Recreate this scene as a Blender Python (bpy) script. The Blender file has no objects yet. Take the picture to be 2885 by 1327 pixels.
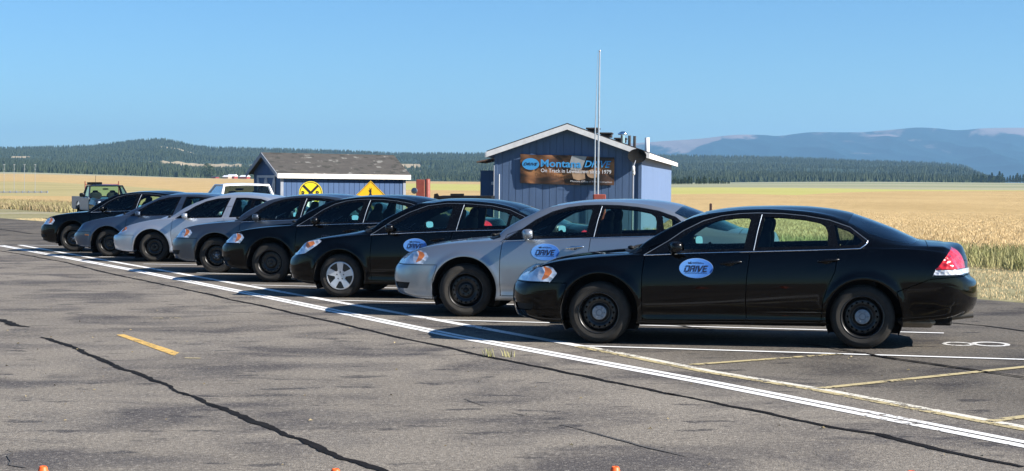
import bpy, math, random
import numpy as np
from mathutils import Vector, Matrix
from mathutils.bvhtree import BVHTree
R = math.radians
random.seed(7); rng = np.random.default_rng(7)
scene = bpy.context.scene
col = scene.collection

# ------------------------------------------------------------------ camera, sky, sun, exposure
HAZE = 7e-5
FPX = 4700.; HC = 1.74; PITCH = math.atan(153.5/FPX)
cam = bpy.data.cameras.new('camera'); camo = bpy.data.objects.new('camera', cam); col.objects.link(camo)
cam.sensor_width = 36; cam.lens = FPX/2885*36; cam.clip_start = .1; cam.clip_end = 60000
camo.location = (0, 0, HC); camo.rotation_euler = (math.pi/2-PITCH, 0, 0)
scene.camera = camo
SUN_AZ = R(-22); SUN_EL = R(32)                 # direction to the sun: cos(az), sin(az)
w = bpy.data.worlds.new('World'); scene.world = w; w.use_nodes = True
nt = w.node_tree; bg = nt.nodes['Background']
sky = nt.nodes.new('ShaderNodeTexSky'); sky.sky_type = 'NISHITA'; sky.sun_disc = False
sky.sun_elevation = SUN_EL; sky.sun_rotation = math.pi/2 - SUN_AZ
sky.air_density = 1.0; sky.dust_density = 0.3; sky.ozone_density = 1.6; sky.altitude = 1200
hsv = nt.nodes.new('ShaderNodeHueSaturation'); hsv.inputs['Saturation'].default_value = 1.05
mul = nt.nodes.new('ShaderNodeVectorMath'); mul.operation = 'MULTIPLY'; mul.inputs[1].default_value = (.66, .97, 1.27)
nt.links.new(sky.outputs[0], mul.inputs[0]); nt.links.new(mul.outputs[0], hsv.inputs['Color']); nt.links.new(hsv.outputs[0], bg.inputs[0])
bg.inputs[1].default_value = .052
sl = bpy.data.lights.new('sun', 'SUN'); sl.energy = 5.0; sl.angle = R(.5); sl.color = (1, .94, .86)
so = bpy.data.objects.new('sun', sl); col.objects.link(so)
sd = Vector((math.cos(SUN_EL)*math.cos(SUN_AZ), math.cos(SUN_EL)*math.sin(SUN_AZ), math.sin(SUN_EL)))
so.rotation_euler = sd.to_track_quat('Z', 'Y').to_euler()
vs = scene.view_settings; vs.view_transform = 'Standard'; vs.look = 'None'; vs.exposure = 1.12; vs.gamma = 1

# ------------------------------------------------------------------ helpers
def tag(o, label=None, cat=None, group=None, kind=None):
    if label: o['label'] = label
    if cat: o['category'] = cat
    if group: o['group'] = group
    if kind: o['kind'] = kind
    return o
def empty(name, loc=(0, 0, 0), rz=0):
    o = bpy.data.objects.new(name, None); col.objects.link(o)
    o.location = loc; o.rotation_euler = (0, 0, rz); o.empty_display_size = .2
    return o
def link(name, me, parent=None, mat=None):
    o = bpy.data.objects.new(name, me); col.objects.link(o)
    if parent: o.parent = parent
    if mat is not None: setmat(o, mat)
    return o
def setmat(o, mat):
    if not len(o.data.materials): o.data.materials.append(None)
    o.material_slots[0].link = 'OBJECT'; o.material_slots[0].material = mat
def npmesh(name, V, F, smooth=False):
    """V (n,3), F (m,k) arrays of equal k"""
    V = np.asarray(V, np.float32); F = np.asarray(F, np.int32)
    me = bpy.data.meshes.new(name)
    me.vertices.add(len(V)); me.vertices.foreach_set('co', V.ravel())
    k = F.shape[1]
    me.loops.add(F.size); me.loops.foreach_set('vertex_index', F.ravel())
    me.polygons.add(len(F)); me.polygons.foreach_set('loop_start', np.arange(0, F.size, k, dtype=np.int32))
    me.polygons.foreach_set('use_smooth', np.full(len(F), smooth))
    me.materials.append(None)
    me.update(calc_edges=True); me.validate()
    return me
class MB:
    """collects simple shapes and links them as one mesh"""
    def __init__(s): s.v = []; s.f = []; s.sm = []
    def add(s, vs, fs, smooth=False):
        n = len(s.v); s.v += [tuple(map(float, v)) for v in vs]
        s.f += [tuple(n+i for i in f) for f in fs]; s.sm += [smooth]*len(fs); return s
    def box(s, a, b, bev=0.0, M=None):
        (x0, y0, z0), (x1, y1, z1) = a, b
        e = min(bev, .45*abs(x1-x0), .45*abs(y1-y0), .45*abs(z1-z0))
        if e <= 0:
            vs = [(x, y, z) for z in (z0, z1) for y in (y0, y1) for x in (x0, x1)]
            fs = [(0, 2, 3, 1), (4, 5, 7, 6), (0, 1, 5, 4), (2, 6, 7, 3), (0, 4, 6, 2), (1, 3, 7, 5)]
        else:
            vs = []; idx = {}
            for ix, X in ((0, x0), (1, x1)):
                for iy, Y in ((0, y0), (1, y1)):
                    for iz, Zz in ((0, z0), (1, z1)):
                        dx = e if ix == 0 else -e; dy = e if iy == 0 else -e; dz = e if iz == 0 else -e
                        for ax, p in ((0, (X, Y+dy, Zz+dz)), (1, (X+dx, Y, Zz+dz)), (2, (X+dx, Y+dy, Zz))):
                            idx[(ix, iy, iz, ax)] = len(vs); vs.append(p)
            g = lambda *k: idx[k]
            fs = []
            for i in (0, 1):
                q = [g(i, 0, 0, 0), g(i, 1, 0, 0), g(i, 1, 1, 0), g(i, 0, 1, 0)]; fs.append(q if i else q[::-1])
                q = [g(0, i, 0, 1), g(1, i, 0, 1), g(1, i, 1, 1), g(0, i, 1, 1)]; fs.append(q[::-1] if i else q)
                q = [g(0, 0, i, 2), g(1, 0, i, 2), g(1, 1, i, 2), g(0, 1, i, 2)]; fs.append(q if i else q[::-1])
            for i in (0, 1):
                for j in (0, 1):
                    a_, b_ = (g(i, j, 0, 0), g(i, j, 1, 0)); c_, d_ = (g(i, j, 0, 1), g(i, j, 1, 1)); fs.append((a_, b_, d_, c_))
                    a_, b_ = (g(i, 0, j, 0), g(i, 1, j, 0)); c_, d_ = (g(i, 0, j, 2), g(i, 1, j, 2)); fs.append((a_, b_, d_, c_))
                    a_, b_ = (g(0, i, j, 1), g(1, i, j, 1)); c_, d_ = (g(0, i, j, 2), g(1, i, j, 2)); fs.append((a_, b_, d_, c_))
                    for k in (0, 1): fs.append((g(i, j, k, 0), g(i, j, k, 1), g(i, j, k, 2)))
        if M is not None: vs = [M @ Vector(v) for v in vs]
        return s.add(vs, fs)
    def tube(s, pts, r, n=8, caps=True, smooth=True):
        pts = [Vector(p) for p in pts]; rs = r if isinstance(r, (list, tuple)) else [r]*len(pts)
        vs = []; prev = None
        for i, p in enumerate(pts):
            d = (pts[min(i+1, len(pts)-1)]-pts[max(i-1, 0)]).normalized()
            up = Vector((0, 0, 1)) if abs(d.z) < .95 else Vector((0, 1, 0))
            a = d.cross(up).normalized() if prev is None else (prev-d*prev.dot(d)).normalized()
            b = d.cross(a); prev = a
            vs += [p+(a*math.cos(2*math.pi*k/n)+b*math.sin(2*math.pi*k/n))*rs[i] for k in range(n)]
        fs = [(i*n+k, i*n+(k+1) % n, (i+1)*n+(k+1) % n, (i+1)*n+k) for i in range(len(pts)-1) for k in range(n)]
        s.add(vs, fs, smooth)
        if caps: s.add(vs[:n], [tuple(range(n))[::-1]]); s.add(vs[-n:], [tuple(range(n))])
        return s
    def lathe(s, prof, n=32, axis='z', o=(0, 0, 0), smooth=True):
        vs = []
        for r, h in prof:
            for k in range(n):
                c, q = math.cos(2*math.pi*k/n)*r, math.sin(2*math.pi*k/n)*r
                p = (c, q, h) if axis == 'z' else (c, h, -q) if axis == 'y' else (h, c, q)
                vs.append((p[0]+o[0], p[1]+o[1], p[2]+o[2]))
        fs = [(i*n+k, i*n+(k+1) % n, (i+1)*n+(k+1) % n, (i+1)*n+k) for i in range(len(prof)-1) for k in range(n)]
        return s.add(vs, fs, smooth)
    def ellipsoid(s, c, r, p=2.0, nu=20, nv=14, M=None):
        def sp(a, e): return math.copysign(abs(a)**e, a)
        e = 2/p; vs = []
        for j in range(nv+1):
            ph = -math.pi/2+math.pi*j/nv
            for i in range(nu):
                th = 2*math.pi*i/nu
                v = Vector((r[0]*sp(math.cos(ph), e)*sp(math.cos(th), e), r[1]*sp(math.cos(ph), e)*sp(math.sin(th), e), r[2]*sp(math.sin(ph), e)))
                if M is not None: v = M @ v
                vs.append((c[0]+v.x, c[1]+v.y, c[2]+v.z))
        fs = [(j*nu+i, j*nu+(i+1) % nu, (j+1)*nu+(i+1) % nu, (j+1)*nu+i) for j in range(nv) for i in range(nu)]
        return s.add(vs, fs, True)
    def poly(s, pts, fs=None): return s.add(pts, [tuple(range(len(pts)))] if fs is None else fs)
    def prism(s, pts, d):
        """closed prism: polygon pts moved by vector d"""
        n = len(pts); q = [(p[0]+d[0], p[1]+d[1], p[2]+d[2]) for p in pts]
        return s.add(list(pts)+q, [tuple(range(n)), tuple(range(2*n-1, n-1, -1))]+[(i, (i+1) % n, n+(i+1) % n, n+i)[::-1] for i in range(n)])
    def mesh(s, name):
        me = bpy.data.meshes.new(name); me.from_pydata(s.v, [], s.f); me.polygons.foreach_set('use_smooth', s.sm)
        me.materials.append(None)
        return me
    def build(s, name, mat, parent=None):
        me = s.mesh(name)
        import bmesh
        bm = bmesh.new(); bm.from_mesh(me); bmesh.ops.recalc_face_normals(bm, faces=bm.faces); bm.to_mesh(me); bm.free()
        return link(name, me, parent, mat)
def gnd(u, v, z=0.0):
    """ground point under a pixel of the 2885x1327 photograph"""
    dx, dz = (u-1442.5)/FPX, -(v-663.5)/FPX
    d = Vector((dx, math.cos(PITCH)+dz*math.sin(PITCH), -math.sin(PITCH)+dz*math.cos(PITCH)))
    t = (z-HC)/d.z
    return Vector((d.x*t, d.y*t, z))
def at(u, v, Y):
    """point at depth Y seen at a pixel"""
    dx, dz = (u-1442.5)/FPX, -(v-663.5)/FPX
    d = Vector((dx, math.cos(PITCH)+dz*math.sin(PITCH), -math.sin(PITCH)+dz*math.cos(PITCH)))
    return Vector((0, 0, HC))+d*(Y/d.y)

# ------------------------------------------------------------------ materials
class NB:
    def __init__(s, name):
        s.m = bpy.data.materials.new(name); s.m.use_nodes = True; s.t = s.m.node_tree
        s.b = s.t.nodes['Principled BSDF']; s.out = s.t.nodes['Material Output']
        s.tc = None
    def n(s, typ, **kw):
        nd = s.t.nodes.new(typ)
        for k, v in kw.items():
            if k.startswith('_'): setattr(nd, k[1:], v)
            else:
                key = int(k[1:]) if k[0] == 'i' and k[1:].isdigit() else k.replace('__', ' ')
                if isinstance(v, bpy.types.NodeSocket): s.t.links.new(v, nd.inputs[key])
                else: nd.inputs[key].default_value = v
        return nd
    def co(s, kind='Object', scale=None):
        if s.tc is None: s.tc = s.t.nodes.new('ShaderNodeTexCoord')
        o = s.tc.outputs[kind]
        if scale is not None:
            mp = s.n('ShaderNodeMapping', i0=o, Scale=scale); o = mp.outputs[0]
        return o
    def noise(s, scale, co=None, detail=4, rough=.55, dist=0.0):
        return s.n('ShaderNodeTexNoise', Vector=co if co is not None else s.co(), Scale=scale, Detail=detail, Roughness=rough, Distortion=dist).outputs[0]
    def ramp(s, fac, stops, interp='LINEAR'):
        nd = s.n('ShaderNodeValToRGB', Fac=fac); cr = nd.color_ramp; cr.interpolation = interp
        while len(cr.elements) < len(stops): cr.elements.new(.5)
        for e, (p, c) in zip(cr.elements, stops):
            e.position = p; e.color = (c, c, c, 1) if isinstance(c, (int, float)) else (*c, 1)
        return nd.outputs[0]
    def mix(s, f, a, b, typ='MIX'):
        nd = s.t.nodes.new('ShaderNodeMix'); nd.data_type = 'RGBA'; nd.blend_type = typ
        for k, v in ((0, f), (6, a), (7, b)):
            if isinstance(v, bpy.types.NodeSocket): s.t.links.new(v, nd.inputs[k])
            else: nd.inputs[k].default_value = (*v, 1) if isinstance(v, tuple) else v
        return nd.outputs[2]
    def math(s, op, a, b=0.0, c=None):
        nd = s.t.nodes.new('ShaderNodeMath'); nd.operation = op
        for k, v in ((0, a), (1, b)) + (((2, c),) if c is not None else ()):
            if isinstance(v, bpy.types.NodeSocket): s.t.links.new(v, nd.inputs[k])
            else: nd.inputs[k].default_value = v
        return nd.outputs[0]
    def set(s, **kw):
        for k, v in kw.items():
            key = k.replace('__', ' ')
            if isinstance(v, bpy.types.NodeSocket): s.t.links.new(v, s.b.inputs[key])
            else: s.b.inputs[key].default_value = (*v, 1) if isinstance(v, tuple) and len(v) == 3 else v
        return s
    def bump(s, h, strength=.3, dist=.01):
        b = s.n('ShaderNodeBump', Height=h, Strength=strength, Distance=dist)
        s.t.links.new(b.outputs[0], s.b.inputs['Normal']); return s
def simple(name, c, rough=.6, metal=0.0, var=.12, scale=6.0, coat=0.0, spec=.5, bump=0.0):
    m = NB(name); nz = m.noise(scale, detail=5)
    lo = tuple(x*(1-var) for x in c); hi = tuple(min(1, x*(1+var)) for x in c)
    m.set(Base__Color=m.ramp(nz, [(.3, lo), (.7, hi)]), Metallic=metal, Coat__Weight=coat, Coat__Roughness=.04)
    m.set(Roughness=m.ramp(m.noise(scale*2.3, detail=3), [(.3, max(0, rough-.07)), (.7, min(1, rough+.07))]))
    m.b.inputs['Specular IOR Level'].default_value = spec
    if bump: m.bump(m.noise(scale*8, detail=4), bump, .01)
    return m.m
def paint(name, c, metal=0.0, rough=.35, dust=.06, coat=.9, ior=1.5):
    m = NB(name)
    geo = m.n('ShaderNodeNewGeometry'); pos = m.co()
    sep = m.n('ShaderNodeSeparateXYZ', Vector=pos)
    nz = m.noise(5.0, detail=6, rough=.65)
    low = m.n('ShaderNodeMapRange', Value=sep.outputs[2], From__Min=.75, From__Max=.2, To__Min=.15, To__Max=1.0).outputs[0]
    d = m.math('MULTIPLY', m.math('MULTIPLY', m.ramp(nz, [(.38, 0.0), (.72, 1.0)]), low), dust)
    m.set(Base__Color=m.mix(d, c, (.20, .17, .13)), Metallic=metal, Coat__Weight=coat, Coat__IOR=ior)
    if metal == 0 and c[0] < .1: m.b.inputs['Specular IOR Level'].default_value = 0
    m.set(Roughness=rough)
    m.set(Coat__Roughness=m.ramp(nz, [(.3, .02), (.8, .09)]))
    return m.m
def glass_mat(name, tint, refl=1.0, ior=1.5):
    m = NB(name); m.t.nodes.remove(m.b)
    tr = m.n('ShaderNodeBsdfTransparent', Color=(*tint, 1)); gl = m.n('ShaderNodeBsdfGlossy', Color=(1, 1, 1, 1), Roughness=.01)
    fr = m.n('ShaderNodeFresnel', IOR=ior)
    mx = m.n('ShaderNodeMixShader', i0=m.math('MULTIPLY', fr.outputs[0], refl), i1=tr.outputs[0], i2=gl.outputs[0])
    m.t.links.new(mx.outputs[0], m.out.inputs[0]); return m.m
M = {}
M['black_paint'] = paint('black_paint', (.0012, .0013, .0016), rough=.5, dust=.010, coat=.9, ior=1.38)
M['silver_paint'] = paint('silver_paint', (.30, .33, .365), .75, .34, .10)
M['pale_silver_paint'] = paint('pale_silver_paint', (.43, .455, .50), .6, .36, .08)
M['grey_paint'] = paint('grey_paint', (.060, .072, .092), .7, .36, .10)
M['slate_paint'] = paint('slate_paint', (.055, .078, .12), .65, .4, .10)
M['white_paint'] = paint('white_paint', (.78, .78, .78), 0, .4, .1)
M['dull_silver_paint'] = paint('dull_silver_paint', (.20, .235, .27), .3, .5, .5)
M['trim'] = simple('black_trim', (.003, .003, .0035), .25, spec=.3)
M['plastic'] = simple('dark_plastic', (.007, .007, .007), .55, spec=.3)
M['interior'] = simple('dark_interior', (.008, .008, .009), .8, spec=.2)
M['seat'] = simple('seat_fabric', (.012, .012, .014), .75, spec=.2)
M['under'] = simple('underbody', (.006, .006, .006), .9)
M['rubber'] = simple('tyre_rubber', (.018, .016, .013), .85, var=.35, scale=9, bump=.15)
M['dark_body'] = paint('dark_body', (.012, .016, .022), rough=.5, dust=.1)
M['steel_black'] = simple('black_steel', (.013, .013, .013), .34, spec=.5)
M['chrome'] = simple('chrome', (.75, .77, .8), .12, 1.0, .05)
M['alloy'] = simple('silver_plastic', (.55, .57, .6), .35, .5, .08)
M['hubcap'] = simple('hub_metal', (.20, .235, .28), .4, .6, .15)
M['mirror'] = simple('mirror_glass', (.9, .95, .95), .02, 1.0, .01)
M['glass'] = glass_mat('tinted_glass', (.68, .86, .76))
M['glass_back'] = glass_mat('rear_tinted_glass', (.40, .50, .47))
M['screen'] = glass_mat('screen_glass', (.45, .56, .52), 1.0, 1.9); M['glass_dark'] = glass_mat('dark_glass', (.16, .18, .18), .6)
M['exhaust'] = simple('dirty_metal', (.20, .18, .15), .5, .5, .3)
def lamp_mat(name, c, c2, sc, met=.35):
    m = NB(name)
    v = m.n('ShaderNodeTexVoronoi', Vector=m.co('Object', (sc, sc*.5, sc*1.3)), Scale=1.0)
    m.set(Base__Color=m.ramp(v.outputs[0], [(.15, c2), (.5, c)]), Metallic=met, Roughness=.22, Coat__Weight=1.0, Coat__Roughness=.02)
    m.bump(v.outputs[0], .55, .03); return m.m
M['headlight'] = lamp_mat('headlamp_lens', (.62, .68, .76), (.30, .34, .40), 11)
M['amber'] = lamp_mat('amber_lens', (.62, .19, .05), (.50, .13, .03), 8, 0)
M['red'] = lamp_mat('red_lens', (.50, .006, .008), (.22, .002, .004), 15, 0)
M['clear'] = lamp_mat('clear_lens', (.75, .76, .8), (.5, .52, .58), 22, .3)

# ------------------------------------------------------------------ triangle mesh with cuts
class TM:
    def __init__(s, V, N, S, T): s.V, s.N, s.S, s.T = V, N, S, T
    def cut(s, f):
        f = f.copy(); z = np.abs(f) < 1e-4; f[z] = np.where(f[z] < 0, -1e-4, 1e-4)
        sg = f > 0; c = sg[s.T].sum(1); keep = s.T[(c == 0) | (c == 3)]; cross = s.T[(c == 1) | (c == 2)]
        V = list(s.V); N = list(s.N); S = list(s.S); new = []; cache = {}
        def mid(a, b):
            k = (a, b) if a < b else (b, a)
            if k not in cache:
                t = f[k[0]]/(f[k[0]]-f[k[1]])
                V.append(s.V[k[0]]*(1-t)+s.V[k[1]]*t); n = s.N[k[0]]*(1-t)+s.N[k[1]]*t
                N.append(n/(np.linalg.norm(n)+1e-12)); S.append(s.S[k[0]]*(1-t)+s.S[k[1]]*t); cache[k] = len(V)-1
            return cache[k]
        for a, b, d in cross.tolist():
            while not ((sg[a] != sg[b]) and (sg[a] != sg[d])): a, b, d = b, d, a
            p = mid(a, b); q = mid(a, d)
            new += [(a, p, q), (p, b, d), (p, d, q)]
        s.V = np.array(V); s.N = np.array(N); s.S = np.array(S)
        s.T = np.concatenate([keep, np.array(new, int).reshape(-1, 3)]) if new else keep
    def cen(s): return s.V[s.T].mean(1), s.S[s.T].mean(1)
def sdf(poly, x, z):
    P = np.array(poly, float); d = np.full(x.shape, 1e9); ins = np.zeros(x.shape, bool)
    for i in range(len(P)):
        a, b = P[i], P[(i+1) % len(P)]; e = b-a
        t = np.clip(((x-a[0])*e[0]+(z-a[1])*e[1])/(e@e+1e-12), 0, 1)
        d = np.minimum(d, np.hypot(x-a[0]-t*e[0], z-a[1]-t*e[1]))
        c = ((a[1] > z) != (b[1] > z)); den = b[1]-a[1] if abs(b[1]-a[1]) > 1e-12 else 1e-12
        ins ^= c & (x < (b[0]-a[0])*(z-a[1])/den+a[0])
    return np.where(ins, -d, d)
def part_mesh(name, V, N, T, mirror=False, flange=0.0, off=0.0):
    """separate mesh from some triangles, smooth normals kept, border turned inward"""
    used, inv = np.unique(T, return_inverse=True); T2 = inv.reshape(T.shape)
    v = V[used]+N[used]*off; n = N[used]
    nv = len(v); LN = [n[T2].reshape(-1, 3)]
    faces = T2.tolist()
    if flange:
        e = np.concatenate([T2[:, [0, 1]], T2[:, [1, 2]], T2[:, [2, 0]]])
        key = np.sort(e, 1); _, idx, cnt = np.unique(key, axis=0, return_index=True, return_counts=True)
        be = e[idx[cnt == 1]]
        mid = v[be].mean(1); be = be[np.abs(mid[:, 1]) > 1e-3] # not along the centre line
        bv = np.unique(be); mp = -np.ones(nv, int); mp[bv] = np.arange(len(bv))
        outer = v[bv]; inner = outer-n[bv]*flange
        v = np.concatenate([v, outer, inner]); k = len(bv)
        for a, b in be:
            faces.append([nv+mp[b], nv+mp[a], nv+k+mp[a], nv+k+mp[b]])
    if mirror: v = v*np.array([1, -1, 1])
    me = bpy.data.meshes.new(name)
    if mirror: faces = [f[::-1] for f in faces]
    me.from_pydata(v.tolist(), [], faces); me.materials.append(None)
    me.polygons.foreach_set('use_smooth', np.ones(len(faces), bool))
    L = np.zeros((sum(map(len, faces)), 3)); m = np.array([1, -1, 1]) if mirror else 1
    tri = np.array([f[::-1] for f in T2.tolist()]) if mirror else T2
    L[:T2.size] = (n*m)[tri].reshape(-1, 3)
    me.normals_split_custom_set(L.tolist())
    return me
def pch(tab):
    X = np.array([p[0] for p in tab], float); Y = np.array([p[1] for p in tab], float)
    h = np.diff(X); dl = np.diff(Y)/h; m = np.zeros(len(X))
    for i in range(1, len(X)-1):
        if dl[i-1]*dl[i] > 0:
            w1 = 2*h[i]+h[i-1]; w2 = h[i]+2*h[i-1]; m[i] = (w1+w2)/(w1/dl[i-1]+w2/dl[i])
    m[0] = dl[0]; m[-1] = dl[-1]
    def f(x):
        x = np.clip(np.asarray(x, float), X[0], X[-1]); i = np.clip(np.searchsorted(X, x)-1, 0, len(X)-2)
        t = (x-X[i])/h[i]
        return (2*t**3-3*t**2+1)*Y[i]+(t**3-2*t**2+t)*h[i]*m[i]+(3*t**2-2*t**3)*Y[i+1]+(t**3-t**2)*h[i]*m[i+1]
    return f

# ------------------------------------------------------------------ sedan shell
def B(u): u = np.clip(u, 0, 1); return (1-u)**2*(1+2*u)
def shell(md):
    nose, tail = np.array(md['nose']), np.array(md['tail'])
    xN, xT = nose[:, 0].min(), tail[:, 0].max(); W = md['W']
    e = [0, .0006, .0025, .006, .011, .018, .027, .038, .052, .068, .087, .108, .132, .16]
    mid = np.arange(.19, (xT-xN)-.19, .027)
    d = np.array(e+mid.tolist()+[(xT-xN)-q for q in reversed(e)]); xn = xN+d
    top, crest, bot = pch(md['top']), pch(md['crest']), pch(md['bottom'])
    rz, ry = pch([(p[0], p[1]) for p in md['rail']]), pch([(p[0], p[2]) for p in md['rail']])
    cy = pch(md.get('crest_y', [(xN, W*.945), (xT, W*.945)]))
    RF, RR = md.get('RF', .62), md.get('RR', .48)
    gf = (1-(1-np.clip(d/RF, 0, 1))**2.9)**(1/2.9); gr = (1-(1-np.clip((xT-xn)/RR, 0, 1))**2.6)**(1/2.6)
    g = gf*gr; g[0] = g[-1] = 0
    vfr = {2: .14, 3: .34, 4: .58, 5: .82}; vy = {2: .985, 3: .997, 4: 1.0, 5: .983}
    rows = []
    for r in range(13):
        xf, zf = nose[r]; xr, zr = tail[r]
        x = xn+(xf-xN)*B(d/.8)+(xr-xT)*B((xT-xn)/.6)
        zb, zc, zt = bot(x), crest(x), top(x)
        yr = ry(x); zrl = rz(x)
        if r == 0: y = np.full_like(x, W*.78); z = zb+.012
        elif r == 1: y = np.full_like(x, W*.962); z = zb
        elif r < 6: y = np.full_like(x, W*vy[r]); z = zb+(zc-zb)*vfr[r]
        elif r == 6: y = cy(x); z = zc
        elif r == 7: y = cy(x)-.028; z = zc+.02
        elif r == 8:
            y = (cy(x)-.028+yr)/2+.018*np.clip((zrl-zc)/.3, 0, 1); z = (zc+.02+zrl)/2+.004
        elif r == 9: y = yr; z = zrl
        else:
            k = {10: .78, 11: .42, 12: 0.0}[r]; y = yr*k; z = zt-(zt-zrl)*k**2.3
        bf, br = B(d/.42), B((xT-xn)/.34)
        z = z*(1-bf)*(1-br)+zf*bf+zr*br*(1-bf)
        rows.append(np.stack([x, -y*g, z], 1))
    P = np.array(rows); seg = [2, 3, 5, 6, 7, 7, 4, 9, 9, 6, 5, 5]
    out = []; S = []
    for i in range(12):
        p0, p1, p2, p3 = P[max(i-1, 0)], P[i], P[i+1], P[min(i+2, 12)]
        for k in range(seg[i]):
            t = k/seg[i]
            m1 = (p2-p0)*.5; m2 = (p3-p1)*.5
            out.append((2*t**3-3*t**2+1)*p1+(t**3-2*t**2+t)*m1+(3*t**2-2*t**3)*p2+(t**3-t**2)*m2); S.append(i+t)
    out.append(P[12]); S.append(12.0)
    G = np.array(out); G[:, 0, 1] = 0; G[:, -1, 1] = 0; G[-1, :, 1] = 0
    # flared lips round the wheel openings and a soft crease low on the doors
    for ax, az, ra in md['arches']:
        rho = np.hypot(G[..., 0]-ax, G[..., 2]-az)
        G[..., 1] -= np.where((G[..., 1] < -.6) & (G[..., 2] < .9), .017*np.exp(-((rho-ra-.015)/.04)**2), 0)
    zz = G[..., 2]; G[..., 1] += np.where((G[..., 1] < -.6) & (G[..., 0] > .45) & (G[..., 0] < 2.4), .012*np.exp(-((zz-.345)/.04)**2), 0)
    ns, ntt = G.shape[:2]; V = G.reshape(-1, 3); S = np.repeat(np.array(S), ntt)
    i = np.arange(ns-1)[:, None]*ntt+np.arange(ntt-1)[None]; i = i.ravel()
    T = np.concatenate([np.stack([i, i+1, i+ntt+1], 1), np.stack([i, i+ntt+1, i+ntt], 1)])
    A = V[T]; fn = np.cross(A[:, 1]-A[:, 0], A[:, 2]-A[:, 0]); ok = np.linalg.norm(fn, axis=1) > 1e-9; T = T[ok]; fn = fn[ok]
    # outward: side triangles must point to -y
    if fn[:, 1].sum() > 0: T = T[:, ::-1]; fn = -fn
    N = np.zeros_like(V)
    for k in range(3): np.add.at(N, T[:, k], fn)
    cl = np.abs(V[:, 1]) < 1e-6; N[cl, 1] = 0
    N /= np.linalg.norm(N, axis=1)[:, None]+1e-12
    return TM(V, N, S, T)

def text_mesh(body, size=1.0, shear=0.0, offset=0.0, spacing=1.0, res=3):
    cu = bpy.data.curves.new('t', 'FONT'); cu.body = body; cu.size = size; cu.shear = shear; cu.offset = offset
    cu.space_character = spacing; cu.resolution_u = res; cu.align_x = 'CENTER'; cu.align_y = 'CENTER'
    o = bpy.data.objects.new('t', cu); col.objects.link(o)
    dg = bpy.context.evaluated_depsgraph_get(); me = bpy.data.meshes.new_from_object(o.evaluated_get(dg))
    bpy.data.objects.remove(o); vs = [v.co.copy() for v in me.vertices]; fs = [tuple(p.vertices) for p in me.polygons]
    return vs, fs
def fit(vs, w, h, c=(0, 0)):
    xs = [v.x for v in vs]; ys = [v.y for v in vs]
    sx = w/(max(xs)-min(xs)); sy = h/(max(ys)-min(ys)) if h else sx; mx = (max(xs)+min(xs))/2; my = (max(ys)+min(ys))/2
    return [((v.x-mx)*sx+c[0], (v.y-my)*sy+c[1]) for v in vs]
def slogo_letters():
    """the five slanted stencil letters of the door sign, unit height, as quads"""
    t = .2; out = []
    def q(x0, y0, x1, y1, s0=0, s1=0): out.append([(x0, y0), (x1, y0+s1), (x1, y1+s1), (x0, y1)])
    def add(x, quads):
        for pts in quads: out.append([(px+x+py*.28, py) for px, py in pts])
    # D: broken stem, top, right, bottom
    add(0, [[(0, .0), (.17, .0), (.17, .72), (0, .72)], [(0, .83), (.62, .83), (.78, 1), (0, 1)], [(.62, .17), (.79, .0), (.79, 1), (.62, .83)], [(.22, 0), (.79, 0), (.62, .17), (.22, .17)]])
    add(.95, [[(0, .0), (.17, .0), (.17, 1), (0, 1)], [(.17, .83), (.72, .83), (.72, 1), (.17, 1)], [(.55, 0), (.72, 0), (.72, .83), (.55, .83)], [(.22, .42), (.55, .42), (.55, .58), (.22, .58)]])
    add(1.85, [[(0, 0), (.18, 0), (.18, 1), (0, 1)]])
    add(2.18, [[(.22, 0), (.5, 0), (.17, 1), (-.05, 1)], [(.3, 0), (.5, 0), (.9, 1), (.7, 1)]])
    add(3.15, [[(0, 0), (.17, 0), (.17, 1), (0, 1)], [(.17, .83), (.7, .83), (.74, 1), (.17, 1)], [(.17, .42), (.6, .42), (.63, .58), (.17, .58)], [(.17, 0), (.72, 0), (.72, .17), (.17, .17)]])
    return out
def sign_blue():
    m = NB('sign_blue')
    sep = m.n('ShaderNodeSeparateXYZ', Vector=m.co('Generated'))
    m.set(Base__Color=m.mix(m.ramp(sep.outputs[0], [(.0, .0), (.45, .45), (1, 1.0)]), (.13, .34, .74), (.03, .14, .50)), Roughness=.5)
    return m.m
M['sign_blue'] = sign_blue(); M['sign_ink'] = simple('sign_ink', (.008, .010, .02), .5)
M['sign_rim'] = simple('sign_rim', (.22, .34, .55), .5)
# ------------------------------------------------------------------ wheels (axis y, outer face to -y, origin at the hub)
def disc_tm(prof, nr, n, fn):
    """fan of rings following prof (r, y); fn(x, z) field, negative parts removed"""
    rs = np.concatenate([np.linspace(prof[i][0], prof[i+1][0], nr, endpoint=False) for i in range(len(prof)-1)]+[[prof[-1][0]]])
    f = pch(sorted(prof)) ; th = np.linspace(0, 2*np.pi, n, endpoint=False)
    V = np.stack([np.outer(rs, np.cos(th)), np.repeat(f(rs)[:, None], n, 1), np.outer(rs, np.sin(th))], -1).reshape(-1, 3)
    T = []
    for i in range(len(rs)-1):
        for k in range(n):
            a, b, c, d = i*n+k, i*n+(k+1) % n, (i+1)*n+(k+1) % n, (i+1)*n+k; T += [(a, b, c), (a, c, d)]
    T = np.array(T); A = V[T]; fnn = np.cross(A[:, 1]-A[:, 0], A[:, 2]-A[:, 0])
    if fnn[:, 1].sum() > 0: T = T[:, ::-1]; fnn = -fnn
    N = np.zeros_like(V)
    for k in range(3): np.add.at(N, T[:, k], fnn)
    N /= np.linalg.norm(N, axis=1)[:, None]+1e-12
    tm = TM(V, N, np.zeros(len(V)), T); tm.cut(fn(tm.V[:, 0], tm.V[:, 2]))
    c, _ = tm.cen(); tm.T = tm.T[fn(c[:, 0], c[:, 2]) > 0]
    return tm
WM = {}
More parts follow.
